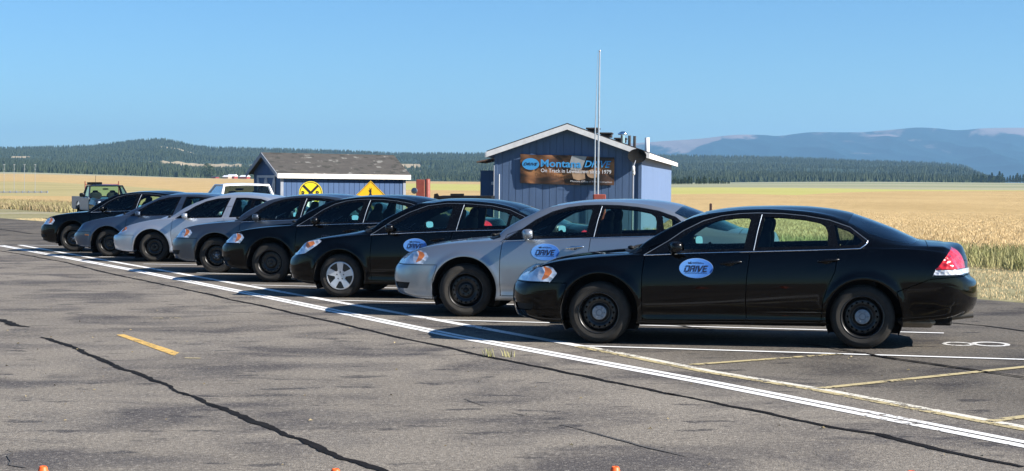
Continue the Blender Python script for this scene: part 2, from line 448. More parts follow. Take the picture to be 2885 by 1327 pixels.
def wheel_meshes():
    r = .333; b = MB()
    prof = [(.212, -.092), (.222, -.104), (.240, -.109), (.262, -.112), (.268, -.1135), (.274, -.112), (.296, -.107), (.313, -.097), (.3235, -.083), (.328, -.062)]
    for k in (-.045, -.015, .015, .045): prof += [(.333, k-.010), (.333, k+.010), (.327, k+.0115), (.327, k+.0185)]
    prof = prof[:-2]+[(.328, .062), (.313, .097), (.29, .108), (.25, .110), (.212, .092)]
    b.lathe(prof, 56, 'y'); WM['tyre'] = b.mesh('tyre')
    b = MB(); b.lathe([(.226, -.099), (.222, -.108), (.213, -.106), (.205, -.085), (.200, -.05), (.198, .09), (.22, .1)], 48, 'y')
    b.lathe([(.001, -.02), (.132, -.02), (.132, .0), (.001, .0)], 32, 'y'); b.lathe([(.06, .0), (.06, .10)], 16, 'y'); WM['rim'] = b.mesh('rim')
    def holes(x, z):
        f = np.full(x.shape, 1.0)
        for k in range(16):
            a = 2*np.pi*k/16; f = np.minimum(f, np.hypot((x-.152*np.cos(a)), (z-.152*np.sin(a)))-.0125)
        return f
    tm = disc_tm([(.03, -.058), (.07, -.06), (.085, -.052), (.105, -.03), (.14, -.048), (.168, -.046), (.19, -.03), (.202, -.02)], 4, 96, holes)
    WM['disc'] = part_mesh('wheel_disc', tm.V, tm.N, tm.T, flange=.01)
    b = MB(); b.lathe([(.076, -.052), (.076, -.069), (.070, -.071), (.036, -.071), (.034, -.066), (.028, -.070), (.001, -.070)], 28, 'y', smooth=False)
    for k in range(6):
        a = 2*math.pi*k/6; b.lathe([(.0085, -.06), (.0085, -.080), (.005, -.084), (.001, -.084)], 8, 'y', (.055*math.cos(a), 0, .055*math.sin(a)))
    WM['cap'] = b.mesh('hub_cap')
    b = MB(); b.lathe([(.035, -.05), (.033, -.068), (.001, -.07)], 16, 'y')
    for k in range(5):
        a = 2*math.pi*k/5+.3; b.lathe([(.011, -.05), (.010, -.078), (.001, -.081)], 8, 'y', (.056*math.cos(a), 0, .056*math.sin(a)))
    WM['nuts'] = b.mesh('hub_nuts')
    def gaps(x, z):
        r = np.hypot(x, z); a = np.arctan2(z, x); k = np.round((a-.942+.02)/(2*np.pi/5)); da = (a-.942+.02)-k*2*np.pi/5
        q = np.abs(da)*r-(.016+.50*np.clip(r-.085, 0, 1))
        f = np.maximum(np.maximum(q, .085-r), r-.197)
        for j in range(5):
            aa = 2*np.pi*j/5+.295; f = np.minimum(f, np.hypot(x-.055*np.cos(aa), z-.055*np.sin(aa))-.0115)
        return f
    tm = disc_tm([(.001, -.100), (.05, -.101), (.10, -.104), (.15, -.108), (.19, -.112), (.205, -.112), (.218, -.104)], 5, 140, gaps)
    WM['spokes'] = part_mesh('hub_cap', tm.V, tm.N, tm.T, flange=.018)
    b = MB(); b.lathe([(.205, -.09), (.001, -.085)], 40, 'y'); WM['backing'] = b.mesh('rim_backing')
wheel_meshes()
def add_wheel(car, x, y, kind, steer=0.0, rad=.333):
    s = 1 if y < 0 else -1
    o = link('wheel', WM['rim'], car, M['steel_black']); o.location = (x, y, rad)
    o.rotation_euler = (0, 0, (0 if s > 0 else math.pi)+steer)
    k = rad/.333; o.scale = (k, 1, k)
    link('tyre', WM['tyre'], o, M['rubber'])
    if kind == 'spoke':
        link('hub_cap', WM['spokes'], o, M['alloy']); link('rim_backing', WM['backing'], o, M['steel_black'])
    else:
        link('wheel_disc', WM['disc'], o, M['steel_black'])
        link('hub_cap', WM['cap'] if kind == 'cap' else WM['nuts'], o, M['hubcap'] if kind in ('cap', 'nuts_silver') else M['plastic' if kind == 'plain' else 'steel_black'])
    return o
# ------------------------------------------------------------------ the sedan kinds, in metres from the front hub (x to the rear)
IMP = dict(W=.928, arches=[(.01, .345, .412), (2.77, .335, .388)], wb=(0, 2.757), hub=.862, rad=.333, roof_x=1.6,
    nose=[(-0.725, 0.3), (-0.965, 0.265), (-1.027, 0.33), (-1.052, 0.43), (-1.052, 0.53), (-1.04, 0.6), (-1.02, 0.645), (-0.993, 0.69), (-0.97, 0.725), (-0.945, 0.752), (-0.925, 0.772), (-0.895, 0.79), (-0.855, 0.81)],
    tail=[(3.66, .37), (3.87, .37), (3.93, .43), (3.952, .51), (3.952, .60), (3.94, .68), (3.885, .735), (3.868, .81), (3.855, .89), (3.83, .97), (3.80, 1.04), (3.76, 1.072), (3.68, 1.086)],
    top=[(-0.99, 0.7), (-0.9, 0.73), (-0.76, 0.825), (-0.62, 0.878), (-0.44, 0.918), (-0.19, 0.952), (0.05, 0.976), (0.267, 0.996), (0.48, 1.118), (0.642, 1.216), (0.802, 1.3), (0.962, 1.375), (1.09, 1.411), (1.324, 1.448), (1.55, 1.466), (1.9, 1.473), (2.14, 1.468), (2.38, 1.447), (2.605, 1.407), (2.78, 1.352), (2.94, 1.293), (3.1, 1.229), (3.257, 1.157), (3.37, 1.11), (3.5, 1.098), (3.65, 1.09), (3.8, 1.07), (3.96, 1.0)],
    crest=[(-1, .64), (-.88, .70), (-.75, .775), (-.6, .825), (-.4, .868), (0, .912), (.3, .935), (.526, .948), (1.0, .966), (1.6, .99), (2.5, 1.02), (2.8, 1.03), (3.05, 1.028), (3.3, 1.02), (3.6, .985), (3.75, .94), (3.96, .82)],
    crest_y=[(-1, .83), (-.4, .865), (.3, .885), (1.6, .885), (2.6, .878), (3.3, .868), (3.96, .82)],
    rail=[(-1, 0.7, 0.56), (-0.76, 0.805, 0.58), (-0.44, 0.9, 0.6), (0, 0.955, 0.64), (0.327, 0.97, 0.717), (0.48, 1.084, 0.765), (0.642, 1.181, 0.76), (0.802, 1.261, 0.737), (0.962, 1.332, 0.712), (1.09, 1.365, 0.693), (1.289, 1.392, 0.668), (1.478, 1.414, 0.652), (1.75, 1.423, 0.644), (2.163, 1.396, 0.646), (2.411, 1.352, 0.66), (2.626, 1.277, 0.682), (2.85, 1.165, 0.712), (3.05, 1.11, 0.735), (3.3, 1.075, 0.745), (3.6, 1.06, 0.735), (3.96, 0.98, 0.7)],
    bottom=[(-1, .29), (-.75, .245), (-.4, .215), (.45, .212), (1.5, .235), (2.4, .238), (3.13, .285), (3.45, .315), (3.8, .355), (4, .38)],
    frames=[[(.50, .958), (.734, 1.10), (.893, 1.21), (1.099, 1.313), (1.289, 1.366), (1.478, 1.389), (1.666, 1.397), (1.93, 1.391), (2.163, 1.369), (2.411, 1.326), (2.626, 1.252), (2.76, 1.165), (2.80, 1.12), (2.785, 1.085), (2.73, 1.045), (2.505, 1.035), (1.59, 1.003), (1.0, .982)]],
    glasses=[[(.78, 1.02), (.86, 1.13), (.96, 1.20), (1.10, 1.275), (1.29, 1.33), (1.47, 1.352), (1.58, 1.355), (1.595, 1.33), (1.53, 1.03), (1.2, 1.018)], [(1.745, 1.36), (1.93, 1.357), (2.16, 1.336), (2.32, 1.305), (2.375, 1.27), (2.40, 1.20), (2.40, 1.065), (1.67, 1.045)], [(2.465, 1.275), (2.62, 1.222), (2.735, 1.135), (2.755, 1.11), (2.70, 1.075), (2.505, 1.068)]],
    corner=[(.60, 1.0), (.735, 1.085), (.75, 1.02)],
    belt=[(.48, .953), (1.0, .977), (1.59, .998), (2.505, 1.030), (2.73, 1.041), (2.79, 1.085), (2.806, 1.12)],
    over=[(2.806, 1.12), (2.626, 1.257), (2.411, 1.331), (2.163, 1.374), (1.93, 1.396), (1.666, 1.402), (1.478, 1.394), (1.289, 1.371), (1.099, 1.318), (.893, 1.215), (.734, 1.105), (.48, .955)],
    pillar=[(1.71, 1.385), (1.668, 1.20), (1.635, 1.012)],
    doors=[[(.47, .275), (.462, .60), (.468, .77), (.49, .93), (.54, 1.03), (1.0, 1.2), (1.615, 1.2), (1.60, 1.0), (1.566, .70), (1.558, .50), (1.566, .275)], [(1.566, .275), (1.558, .50), (1.566, .70), (1.60, 1.0), (1.615, 1.2), (2.55, 1.2), (2.51, 1.035), (2.475, .80), (2.40, .64), (2.355, .50), (2.335, .275)]],
    head=[(-1.3, .655), (-.80, .662), (-.52, .662), (-.45, .748), (-.50, .808), (-.562, .826), (-.71, .800), (-.809, .748), (-1.3, .70)], head_y=.46,
    amber=[(-.605, .825), (-.53, .80), (-.50, .765), (-.55, .70), (-.63, .672), (-.60, .72), (-.585, .77)],
    tailp=[(3.66, 1.052), (3.70, 1.06), (4.2, 1.04), (4.2, .84), (3.493, .835)], tail_y=.50, tail_strip=[(3.487, .828), (4.2, .833), (4.2, .788), (3.460, .776)],
    fb=[(-2, .648), (-.335, .648), (-.40, .45), (-.40, 0), (-2, 0)], rb=[(3.14, 0), (3.13, .48), (3.10, .60), (3.44, .735), (3.80, .765), (5, .765), (5, 0)],
    slot=[(-.965, .425), (-.70, .425), (-.74, .345), (-.94, .345)],
    handles=[(1.40, .872), (2.405, .905)], cowl=(.26, .16), header=(1.06, .10), back=(2.66, 3.36), decal=(1.039, .822), mirror=(.82, 1.04))
def shift_profile(src, **kw): d = dict(src); d.update(kw); return d
ALT = shift_profile(IMP, W=.90, RF=.68, arches=[(.0, .325, .395), (2.776, .325, .39)], wb=(0, 2.776), hub=.835, rad=.328,
    nose=[(-0.685, 0.28), (-0.915, 0.245), (-0.955, 0.3), (-0.973, 0.42), (-0.97, 0.5), (-0.95, 0.57), (-0.92, 0.62), (-0.895, 0.655), (-0.865, 0.685), (-0.84, 0.715), (-0.815, 0.745), (-0.785, 0.775), (-0.745, 0.805)],
    tail=[(3.6, .36), (3.8, .36), (3.86, .43), (3.88, .51), (3.88, .60), (3.87, .68), (3.84, .75), (3.83, .82), (3.82, .89), (3.80, .96), (3.78, 1.02), (3.75, 1.07), (3.68, 1.09)],
    top=[(-0.92, 0.64), (-0.8, 0.7), (-0.718, 0.775), (-0.616, 0.835), (-0.454, 0.882), (-0.153, 0.943), (0.1, 0.985), (0.17, 0.998), (0.23, 1.02), (0.372, 1.042), (0.63, 1.183), (0.827, 1.288), (1.023, 1.382), (1.199, 1.439), (1.512, 1.475), (1.809, 1.478), (2.105, 1.47), (2.398, 1.436), (2.642, 1.376), (2.9, 1.29), (3.15, 1.19), (3.35, 1.12), (3.5, 1.1), (3.9, 1.06)],
    crest=[(-.92, .60), (-.80, .66), (-.7, .73), (-.6, .79), (-.4, .84), (0, .895), (.3, .925), (.5, .94), (.8, .955), (1.8, 1.0), (2.6, 1.02), (2.9, 1.03), (3.3, 1.02), (3.6, .99), (3.9, .85)],
    crest_y=[(-.92, .80), (-.4, .84), (.3, .862), (1.6, .86), (2.6, .85), (3.3, .84), (3.9, .80)],
    rail=[(-0.92, 0.65, 0.52), (-0.7, 0.76, 0.56), (-0.44, 0.87, 0.6), (0, 0.945, 0.64), (0.26, 0.975, 0.7), (0.432, 1.016, 0.748), (0.63, 1.148, 0.741), (0.827, 1.249, 0.715), (1.023, 1.338, 0.688), (1.199, 1.393, 0.668), (1.316, 1.392, 0.655), (1.606, 1.428, 0.635), (1.876, 1.427, 0.63), (2.278, 1.397, 0.635), (2.563, 1.337, 0.65), (2.8, 1.235, 0.68), (3.05, 1.14, 0.71), (3.3, 1.08, 0.72), (3.9, 1.0, 0.69)],
    bottom=[(-.92, .27), (-.6, .215), (-.4, .20), (.45, .20), (2.4, .21), (3.2, .25), (3.9, .37)],
    frames=[[(.50, .945), (.789, 1.14), (1.043, 1.27), (1.316, 1.37), (1.606, 1.405), (1.876, 1.402), (2.278, 1.372), (2.563, 1.312), (2.78, 1.215), (2.86, 1.13), (2.84, 1.042), (1.8, 1.012), (.8, .965)]],
    glasses=[[(.72, .995), (.83, 1.09), (1.06, 1.215), (1.32, 1.315), (1.6, 1.36), (1.70, 1.36), (1.69, 1.3), (1.63, 1.03), (1.0, 1.0)], [(1.885, 1.365), (2.26, 1.34), (2.52, 1.28), (2.565, 1.255), (2.53, 1.06), (1.80, 1.04)], [(2.61, 1.25), (2.75, 1.18), (2.80, 1.12), (2.79, 1.07), (2.57, 1.065)]],
    corner=None, belt=[(.48, .942), (.8, .960), (1.8, 1.007), (2.84, 1.037)], pillar=[(1.865, 1.39), (1.825, 1.2), (1.785, 1.02)],
    over=[(2.865, 1.14), (2.785, 1.22), (2.563, 1.317), (2.278, 1.377), (1.876, 1.407), (1.606, 1.410), (1.316, 1.375), (1.043, 1.275), (.789, 1.145), (.48, .943)],
    doors=[[(.50, .26), (.48, .60), (.50, .93), (.54, 1.03), (1.0, 1.2), (1.78, 1.2), (1.74, 1.0), (1.66, .70), (1.65, .26)], [(1.65, .26), (1.66, .70), (1.74, 1.0), (1.78, 1.2), (2.62, 1.2), (2.60, 1.03), (2.52, .80), (2.42, .62), (2.35, .45), (2.33, .26)]],
    head=[(-1.2, .62), (-.717, .632), (-.546, .657), (-.366, .775), (-.286, .842), (-.325, .866), (-.545, .830), (-.68, .745), (-1.2, .66)], head_y=.44,
    amber=[(-.55, .82), (-.42, .842), (-.39, .80), (-.50, .735), (-.545, .765)],
    fb=[(-2, .60), (-.55, .648), (-.38, .56), (-.40, 0), (-2, 0)], slot=[(-.88, .36), (-.82, .36), (-.82, .28), (-.86, .28)],
    handles=[(1.50, .87), (2.46, .90)], cowl=(.30, .16), header=(1.05, .10), back=(2.72, 3.38), decal=(1.174, .790), mirror=(.80, 1.04))
TAU = shift_profile(IMP, W=.925, RF=.72, arches=[(-.02, .29, .425), (2.756, .30, .39)], wb=(0, 2.756), hub=.85, rad=.32,
    nose=[(-0.815, 0.27), (-1.055, 0.245), (-1.11, 0.32), (-1.131, 0.42), (-1.135, 0.51), (-1.12, 0.56), (-1.075, 0.59), (-1.035, 0.605), (-1.015, 0.63), (-0.995, 0.65), (-0.975, 0.67), (-0.945, 0.69), (-0.905, 0.71)],
    top=[(-1.08, 0.56), (-0.96, 0.605), (-0.905, 0.67), (-0.786, 0.745), (-0.566, 0.832), (-0.312, 0.897), (-0.06, 0.938), (0.06, 0.955), (0.12, 1.0), (0.24, 0.964), (0.362, 1.002), (0.479, 1.073), (0.645, 1.175), (0.812, 1.26), (0.977, 1.33), (1.225, 1.407), (1.536, 1.488), (1.827, 1.494), (2.072, 1.48), (2.361, 1.45), (2.649, 1.4), (2.9, 1.29), (3.15, 1.18), (3.35, 1.1), (3.5, 1.07), (3.96, 1.0)],
    crest=[(-1.08, .53), (-.95, .58), (-.85, .65), (-.7, .72), (-.5, .785), (-.2, .85), (.1, .895), (.5, .925), (1.0, .94), (2.2, .955), (2.9, .98), (3.3, .97), (3.6, .94), (3.96, .80)],
    rail=[(-1.08, 0.57, 0.5), (-0.85, 0.68, 0.55), (-0.5, 0.82, 0.6), (-0.1, 0.905, 0.64), (0.12, 0.925, 0.7), (0.3, 0.938, 0.75), (0.362, 0.968, 0.752), (0.479, 1.039, 0.754), (0.645, 1.14, 0.743), (0.812, 1.221, 0.721), (0.977, 1.287, 0.699), (1.225, 1.361, 0.67), (1.419, 1.395, 0.65), (1.739, 1.413, 0.635), (2.069, 1.415, 0.635), (2.448, 1.382, 0.65), (2.65, 1.32, 0.67), (2.85, 1.2, 0.7), (3.05, 1.1, 0.73), (3.3, 1.04, 0.74), (3.96, 0.95, 0.7)],
    bottom=[(-1.08, .28), (-.85, .24), (-.4, .215), (.45, .21), (2.4, .22), (3.2, .28), (3.96, .38)],
    frames=[[(.50, .935), (.676, 1.045), (.925, 1.20), (1.173, 1.31), (1.419, 1.368), (1.715, 1.387), (1.575, .962), (.9, .945)], [(1.83, 1.387), (2.069, 1.388), (2.40, 1.362), (2.60, 1.30), (2.72, 1.18), (2.78, 1.0), (1.735, .966)]],
    glasses=[[(.74, .975), (.86, 1.10), (1.0, 1.195), (1.2, 1.275), (1.43, 1.33), (1.66, 1.35), (1.54, .985), (.95, .972)], [(1.86, 1.35), (2.06, 1.352), (2.20, 1.345), (2.18, 1.0), (1.77, .99)], [(2.27, 1.335), (2.40, 1.32), (2.56, 1.27), (2.66, 1.17), (2.71, 1.03), (2.26, 1.0)]],
    corner=None, belt=None, over=None, pillar=None,
    doors=[[(.48, .255), (.43, .60), (.46, .90), (.54, 1.0), (1.0, 1.2), (1.70, 1.2), (1.63, .95), (1.60, .60), (1.60, .255)], [(1.60, .255), (1.60, .60), (1.63, .95), (1.70, 1.2), (2.62, 1.2), (2.58, .98), (2.50, .75), (2.40, .60), (2.34, .45), (2.32, .255)]],
    head=[(-1.3, .598), (-.842, .601), (-.715, .630), (-.605, .672), (-.58, .738), (-.697, .762), (-.80, .730), (-1.3, .66)], head_y=.36,
    amber=[(-.70, .74), (-.65, .752), (-.60, .735), (-.62, .69), (-.70, .650), (-.76, .64)],
    fb=[(-2, .575), (-.43, .575), (-.46, .35), (-.46, 0), (-2, 0)], slot=[(-1.04, .40), (-.975, .40), (-.975, .31), (-1.02, .31)],
    handles=[(1.42, .82), (2.42, .84)], cowl=(.20, .16), header=(.98, .12), back=(2.70, 3.32), decal=None, mirror=(.78, .99))
SAB = shift_profile(TAU, RF=.80,
    rail=[(-1.08, 0.57, 0.5), (-0.85, 0.68, 0.55), (-0.5, 0.82, 0.6), (-0.1, 0.905, 0.64), (0.12, 0.925, 0.7), (0.22, 0.927, 0.728), (0.364, 0.994, 0.752), (0.543, 1.077, 0.75), (0.722, 1.157, 0.733), (0.901, 1.235, 0.709), (1.079, 1.314, 0.687), (1.256, 1.379, 0.667), (1.419, 1.395, 0.65), (1.739, 1.413, 0.635), (2.069, 1.415, 0.635), (2.448, 1.382, 0.65), (2.65, 1.32, 0.67), (2.85, 1.2, 0.7), (3.05, 1.1, 0.73), (3.3, 1.04, 0.74), (3.96, 0.95, 0.7)],
    nose=[(-0.785, 0.29), (-1.015, 0.27), (-1.065, 0.34), (-1.093, 0.43), (-1.095, 0.49), (-1.075, 0.54), (-1.035, 0.575), (-1.005, 0.6), (-0.985, 0.625), (-0.965, 0.65), (-0.945, 0.675), (-0.925, 0.7), (-0.885, 0.73)],
    top=[(-1.04, 0.55), (-0.93, 0.605), (-0.85, 0.715), (-0.72, 0.78), (-0.51, 0.848), (-0.344, 0.893), (-0.178, 0.918), (0.0, 0.935), (0.052, 0.985), (0.16, 0.953), (0.364, 1.028), (0.543, 1.111), (0.722, 1.194), (0.901, 1.276), (1.079, 1.359), (1.256, 1.425), (1.5, 1.475), (1.857, 1.473), (2.213, 1.459), (2.5, 1.42), (2.8, 1.32), (3.1, 1.17), (3.35, 1.08), (3.96, 1.0)],
    crest=[(-1.04, .52), (-.93, .58), (-.83, .68), (-.7, .74), (-.5, .80), (-.2, .86), (.1, .90), (.5, .93), (1.0, .942), (2.2, .96), (2.9, .98), (3.3, .97), (3.6, .94), (3.96, .80)],
    head=[(-1.3, .60), (-.88, .61), (-.86, .66), (-.80, .73), (-.86, .735), (-1.3, .72)], head_y=.30, amber=None, slot=None,
    marker=[(-.585, .49), (-.47, .49), (-.475, .515), (-.585, .52)])

# ------------------------------------------------------------------ building one sedan kind (meshes shared by its repeats)
def kind_parts(md):
    tm = shell(md); X = lambda: (tm.V[:, 0], tm.V[:, 2])
    W = md['W']
    bv0 = BVHTree.FromPolygons([tuple(v) for v in tm.V.tolist()], tm.T.tolist())
    g = .0038
    side = lambda V, S: np.maximum((S-8.95)*.1, V[:, 1]+.45)      # negative on the side
    def pf(poly, lim=side, grow=0.0):
        return lambda V, S: np.maximum(sdf(poly, V[:, 0], V[:, 2])-grow, lim(V, S))
    arcs = [(lambda V, S, a=a: np.maximum(np.hypot(V[:, 0]-a[0], V[:, 2]-a[1])-a[2], V[:, 1]+.5)) for a in md['arches']]
    c0, c1 = md['cowl']; h0, h1 = md['header']; b0, b1 = md['back']
    xc = lambda V: c0+c1*(np.abs(V[:, 1])/.75)**2; xh = lambda V: h0+h1*(np.abs(V[:, 1])/.7)**2
    wsf = lambda V, S: np.maximum(np.maximum((9.22-S)*.11, (xc(V)-V[:, 0])*.8), (V[:, 0]-xh(V))*.8)
    hdf = lambda V, S: np.maximum(np.maximum((6.9-S)*.1, (V[:, 0]-xc(V)+.09)*.9), -V[:, 0]+md['nose'][8][0]+.03)
    cwf = lambda V, S: np.maximum(np.maximum((7.6-S)*.1, V[:, 0]-xc(V)-.0), xc(V)-.085-V[:, 0])
    bkf = lambda V, S: np.maximum(np.maximum((9.25-S)*.11, b0-.05*(np.abs(V[:, 1])/.6)**2-V[:, 0]), V[:, 0]-b1+.10*(np.abs(V[:, 1])/.7)**2)
    tkf = lambda V, S: np.maximum(np.maximum((8.2-S)*.1, b1+.05-V[:, 0]), .79-V[:, 2])
    hl = pf(md['head'], lambda V, S: V[:, 1]+md['head_y']); tl = pf(md['tailp'], lambda V, S: V[:, 1]+md['tail_y'])
    ts = pf(md['tail_strip'], lambda V, S: V[:, 1]+.0)
    free = lambda V, S: V[:, 1]-1
    fbf, rbf = pf(md['fb'], free), pf(md['rb'], free)
    doors = [pf(p) for p in md['doors']]; frames = [pf(p) for p in md['frames']]; glasses = [pf(p) for p in md['glasses']]
    fields = arcs+frames+glasses+[wsf, cwf, bkf, hl, tl, ts]
    if md.get('corner'): cn = pf(md['corner'])
    if md.get('amber'): amb = pf(md['amber']); fields.append(amb)
    if md.get('marker'): mk = pf(md['marker']); fields.append(mk)
    if md.get('slot'): slf = pf(md['slot'], free); fields.append(slf)
    for f in fields: tm.cut(f(tm.V, tm.S))
    for f in [fbf, rbf, hdf, tkf]+doors:
        for q in (g, -g): tm.cut(f(tm.V, tm.S)+q)
    C, S = tm.cen(); cls = np.array(['body']*len(C), dtype=object); dead = np.zeros(len(C), bool)
    def put(f, name, gap=True):
        v = f(C, S)
        cls[(v < 0) & (cls == 'body')] = name
        if gap: dead[(np.abs(v) < g) & ((cls == name) | (cls == 'body'))] = True
    inner = {}
    def pane(f, name): m = f(C, S) < 0; cls[m] = name
    for i, f in enumerate(frames): pane(f, 'window_trim')
    for i, f in enumerate(glasses): pane(f, ('front_window', 'rear_window', 'quarter_window')[i])
    pane(wsf, 'windshield'); cm = (cwf(C, S) < 0) & (cls == 'body'); cls[cm] = 'cowl'; pane(bkf, 'back_glass')
    for f, n in ((hl, 'headlight'), (tl, 'taillight')): pane(f, n)
    m = (ts(C, S) < 0) & (cls == 'body'); cls[m] = 'chrome_strip'
    if md.get('amber'): cls[(amb(C, S) < 0) & (cls == 'headlight')] = 'turn_signal'
    if md.get('marker'): pane(mk, 'side_marker')
    if md.get('slot'): pane(slf, 'bumper_slot')
    put(fbf, 'front_bumper'); put(rbf, 'rear_bumper'); put(hdf, 'hood'); put(tkf, 'trunk_lid')
    put(doors[0], 'door'); 
    v = doors[1](C, S); cls[(v < 0) & (cls == 'body')] = 'door_rear'; dead[(np.abs(v) < g) & ((cls == 'door_rear') | (cls == 'body') | (cls == 'door'))] = True
    for f in arcs: dead |= f(C, S) < 0
    cls[dead] = 'x'
    K = {'bvh': bv0, 'parts': []}
    names = [c for c in dict.fromkeys(cls.tolist()) if c != 'x']
    for n in names:
        T = tm.T[cls == n]; gl = n in ('front_window', 'rear_window', 'quarter_window', 'windshield', 'back_glass')
        fl = 0 if gl else .03 if n == 'body' else .02 if n == 'window_trim' else .012
        off = -.004 if gl else -.02 if n == 'bumper_slot' else .002 if n == 'chrome_strip' else 0
        two = n in ('body', 'hood', 'trunk_lid', 'front_bumper', 'rear_bumper', 'windshield', 'back_glass', 'cowl', 'chrome_strip')
        a = (tm.V, tm.N, T)
        if two: # join both halves in one mesh
            V2 = np.concatenate([tm.V, tm.V*[1, -1, 1]]); N2 = np.concatenate([tm.N, tm.N*[1, -1, 1]]); T2 = np.concatenate([T, T[:, ::-1]+len(tm.V)])
            K['parts'].append((n, part_mesh(n, V2, N2, T2, flange=fl, off=off), 0))
        else:
            K['parts'].append((n, part_mesh(n, *a, flange=fl, off=off), -1)); K['parts'].append((n, part_mesh(n, *a, mirror=True, flange=fl, off=off), 1))
    # dark lining under the roof and behind the pillars
    m = (C[:, 2] > md['frames'][0][0][1]+.06) & np.isin(cls, ['body', 'window_trim']) & (C[:, 0] > .5) & (C[:, 0] < b1-.1) & (S > 7)
    T = tm.T[m]; V2 = np.concatenate([tm.V, tm.V*[1, -1, 1]]); N2 = np.concatenate([tm.N, tm.N*[1, -1, 1]]); T2 = np.concatenate([T, T[:, ::-1]+len(tm.V)])
    K['lining'] = part_mesh('headliner', V2, N2, T2, off=-.022)
    return K
def ysurf(K, x, z):
    h = K['bvh'].ray_cast(Vector((x, -3, z)), Vector((0, 1, 0)))
    return h[0].y if h[0] else -.9
def car_details(md, K):
    D = K['det'] = {}
    # underbody, wheel wells
    b = MB(); x0, x1 = md['nose'][1][0]+.25, md['tail'][1][0]-.2
    b.box((x0, -.62, .235), (x1, .62, .34), .02)
    a0, a1 = md['arches']
    b.box((a0[0]+a0[2], -.86*md['W']/.928, .225), (a1[0]-a1[2], .86*md['W']/.928, .29), .01)
    b.box((x0+.12, -.66, .19), (a0[0]-.3, .66, .25), .02)
    for ax, az, ra in md['arches']:
        for s in (-1, 1):
            n = 20; vs = []
            for y in (.60, md['W']-.035):
                for k in range(n+1):
                    t = math.pi*(-.16+1.32*k/n); vs.append((ax+(ra+.012)*math.cos(t), s*y, az+(ra+.012)*math.sin(t)))
            b.add(vs, [(k, k+1, n+2+k, n+1+k) for k in range(n)], True)
            b.add(vs[:n+1], [tuple(range(n+1))])
    b.box((a0[0]+.45, -.05, .19), (x1-.1, .06, .25), .02)
    D['under'] = b.mesh('underbody')
    b = MB(); b.box((3.12, -.72, .215), (3.50, -.38, .33), .05); D['muffler'] = b.mesh('muffler')
    b = MB(); b.tube([(3.45, -.55, .29), (3.86, -.56, .35), (3.885, -.56, .352)], .034, 12, False); b.tube([(3.45, -.55, .29), (3.88, -.56, .35)], .028, 12, True); D['tip'] = b.mesh('exhaust_pipe')
    # cabin
    zb = md['crest']; cr = pch(zb)
    b = MB(); b.box((.45, -.80, .28), (3.0, .80, .36), .02)
    for s in (-1, 1):
        b.box((.55, s*.80, .3), (2.9, s*.76, .93), .02)
    b.box((2.45, -.66, .3), (3.3, .66, .93), .05)
    b.box((2.60, -.62, .93), (b_ := md['back'][1]-.05, .62, .985), .02)
    D['cabin'] = b.mesh('cabin')
    b = MB(); b.box((.42, -.76, .55), (.98, .76, .93), .08); b.ellipsoid((.80, -.38, .935), (.18, .22, .05)); D['dash'] = b.mesh('dashboard')
    b = MB(); n = 28
    c = Vector((1.06, -.38, .90)); ax = Vector((-.9, 0, .42)).normalized(); u = Vector((0, 1, 0)); v = ax.cross(u)
    b.tube([c+(u*math.cos(2*math.pi*k/n)+v*math.sin(2*math.pi*k/n))*.185 for k in range(n+1)], .015, 8, False)
    b.tube([c, c+ax*.3], [.06, .04], 10); b.tube([c-u*.18, c+u*.18], .016, 6); b.tube([c, c-v*.18], .016, 6)
    D['wheel'] = b.mesh('steering_wheel')
    def seat(x):
        b = MB(); T = Matrix.Rotation(R(14), 3, 'Y')
        b.ellipsoid((x+.05, 0, .50), (.29, .26, .11), 3.2)
        b.ellipsoid((x+.42, 0, .86), (.10, .25, .38), 3.0, M=T)
        b.ellipsoid((x+.525, 0, 1.235), (.055, .135, .095), 2.8, M=T)
        b.tube([(x+.50, -.06, 1.1), (x+.52, -.06, 1.2)], .008, 6); b.tube([(x+.50, .06, 1.1), (x+.52, .06, 1.2)], .008, 6)
        return b
    D['seat'] = seat(1.22).mesh('seat')
    b = MB(); T = Matrix.Rotation(R(16), 3, 'Y')
    b.ellipsoid((2.22, 0, .50), (.30, .66, .11), 3.6); b.ellipsoid((2.60, 0, .80), (.11, .66, .30), 3.6, M=T)
    for s in (-.36, .36): b.ellipsoid((2.70, s, 1.09), (.05, .12, .055), 3, M=T)
    D['bench'] = b.mesh('rear_seat')
    b = MB(); b.ellipsoid((.88, 0, 1.26), (.02, .11, .035), 3); b.tube([(.88, 0, 1.28), (.86, 0, 1.33)], .012, 6); D['inmirror'] = b.mesh('rear_view_mirror')
    # door mirrors
    mx, mz = md['mirror']
    for s in (-1, 1):
        y = .865
        T = Matrix.Rotation(R(-20)*s, 3, 'Z') @ Matrix.Rotation(R(-5), 3, 'Y'); c = Vector((mx+.01, s*(y+.125), mz+.005))
        b = MB(); b.ellipsoid(c, (.066, .112, .062), 3.0, M=T); b.tube([(mx-.04, s*(y-.02), mz-.06), (mx-.01, s*(y+.07), mz-.035)], [.035, .03], 10)
        D['mir', s] = b.mesh('mirror'); vs = []; n = 26
        for k in range(n):
            t = 2*math.pi*k/n; e = .62; q = lambda a: math.copysign(abs(a)**e, a)
            vs.append(c+T @ Vector((.0675, .094*q(math.cos(t)), .048*q(math.sin(t)))))
        b = MB(); b.add(vs, [tuple(range(n))]); D['mirg', s] = b.mesh('mirror_glass')
    # strips along the glass line
    def strip(pts, r, off=.002, step=.06):
        out = []
        for a, c in zip(pts[:-1], pts[1:]):
            k = max(1, int(math.hypot(c[0]-a[0], c[1]-a[1])/step))
            for j in range(k): out.append((a[0]+(c[0]-a[0])*j/k, a[1]+(c[1]-a[1])*j/k))
        out.append(pts[-1])
        P = [Vector((x, ysurf(K, x, z)-off, z)) for x, z in out]
        return P
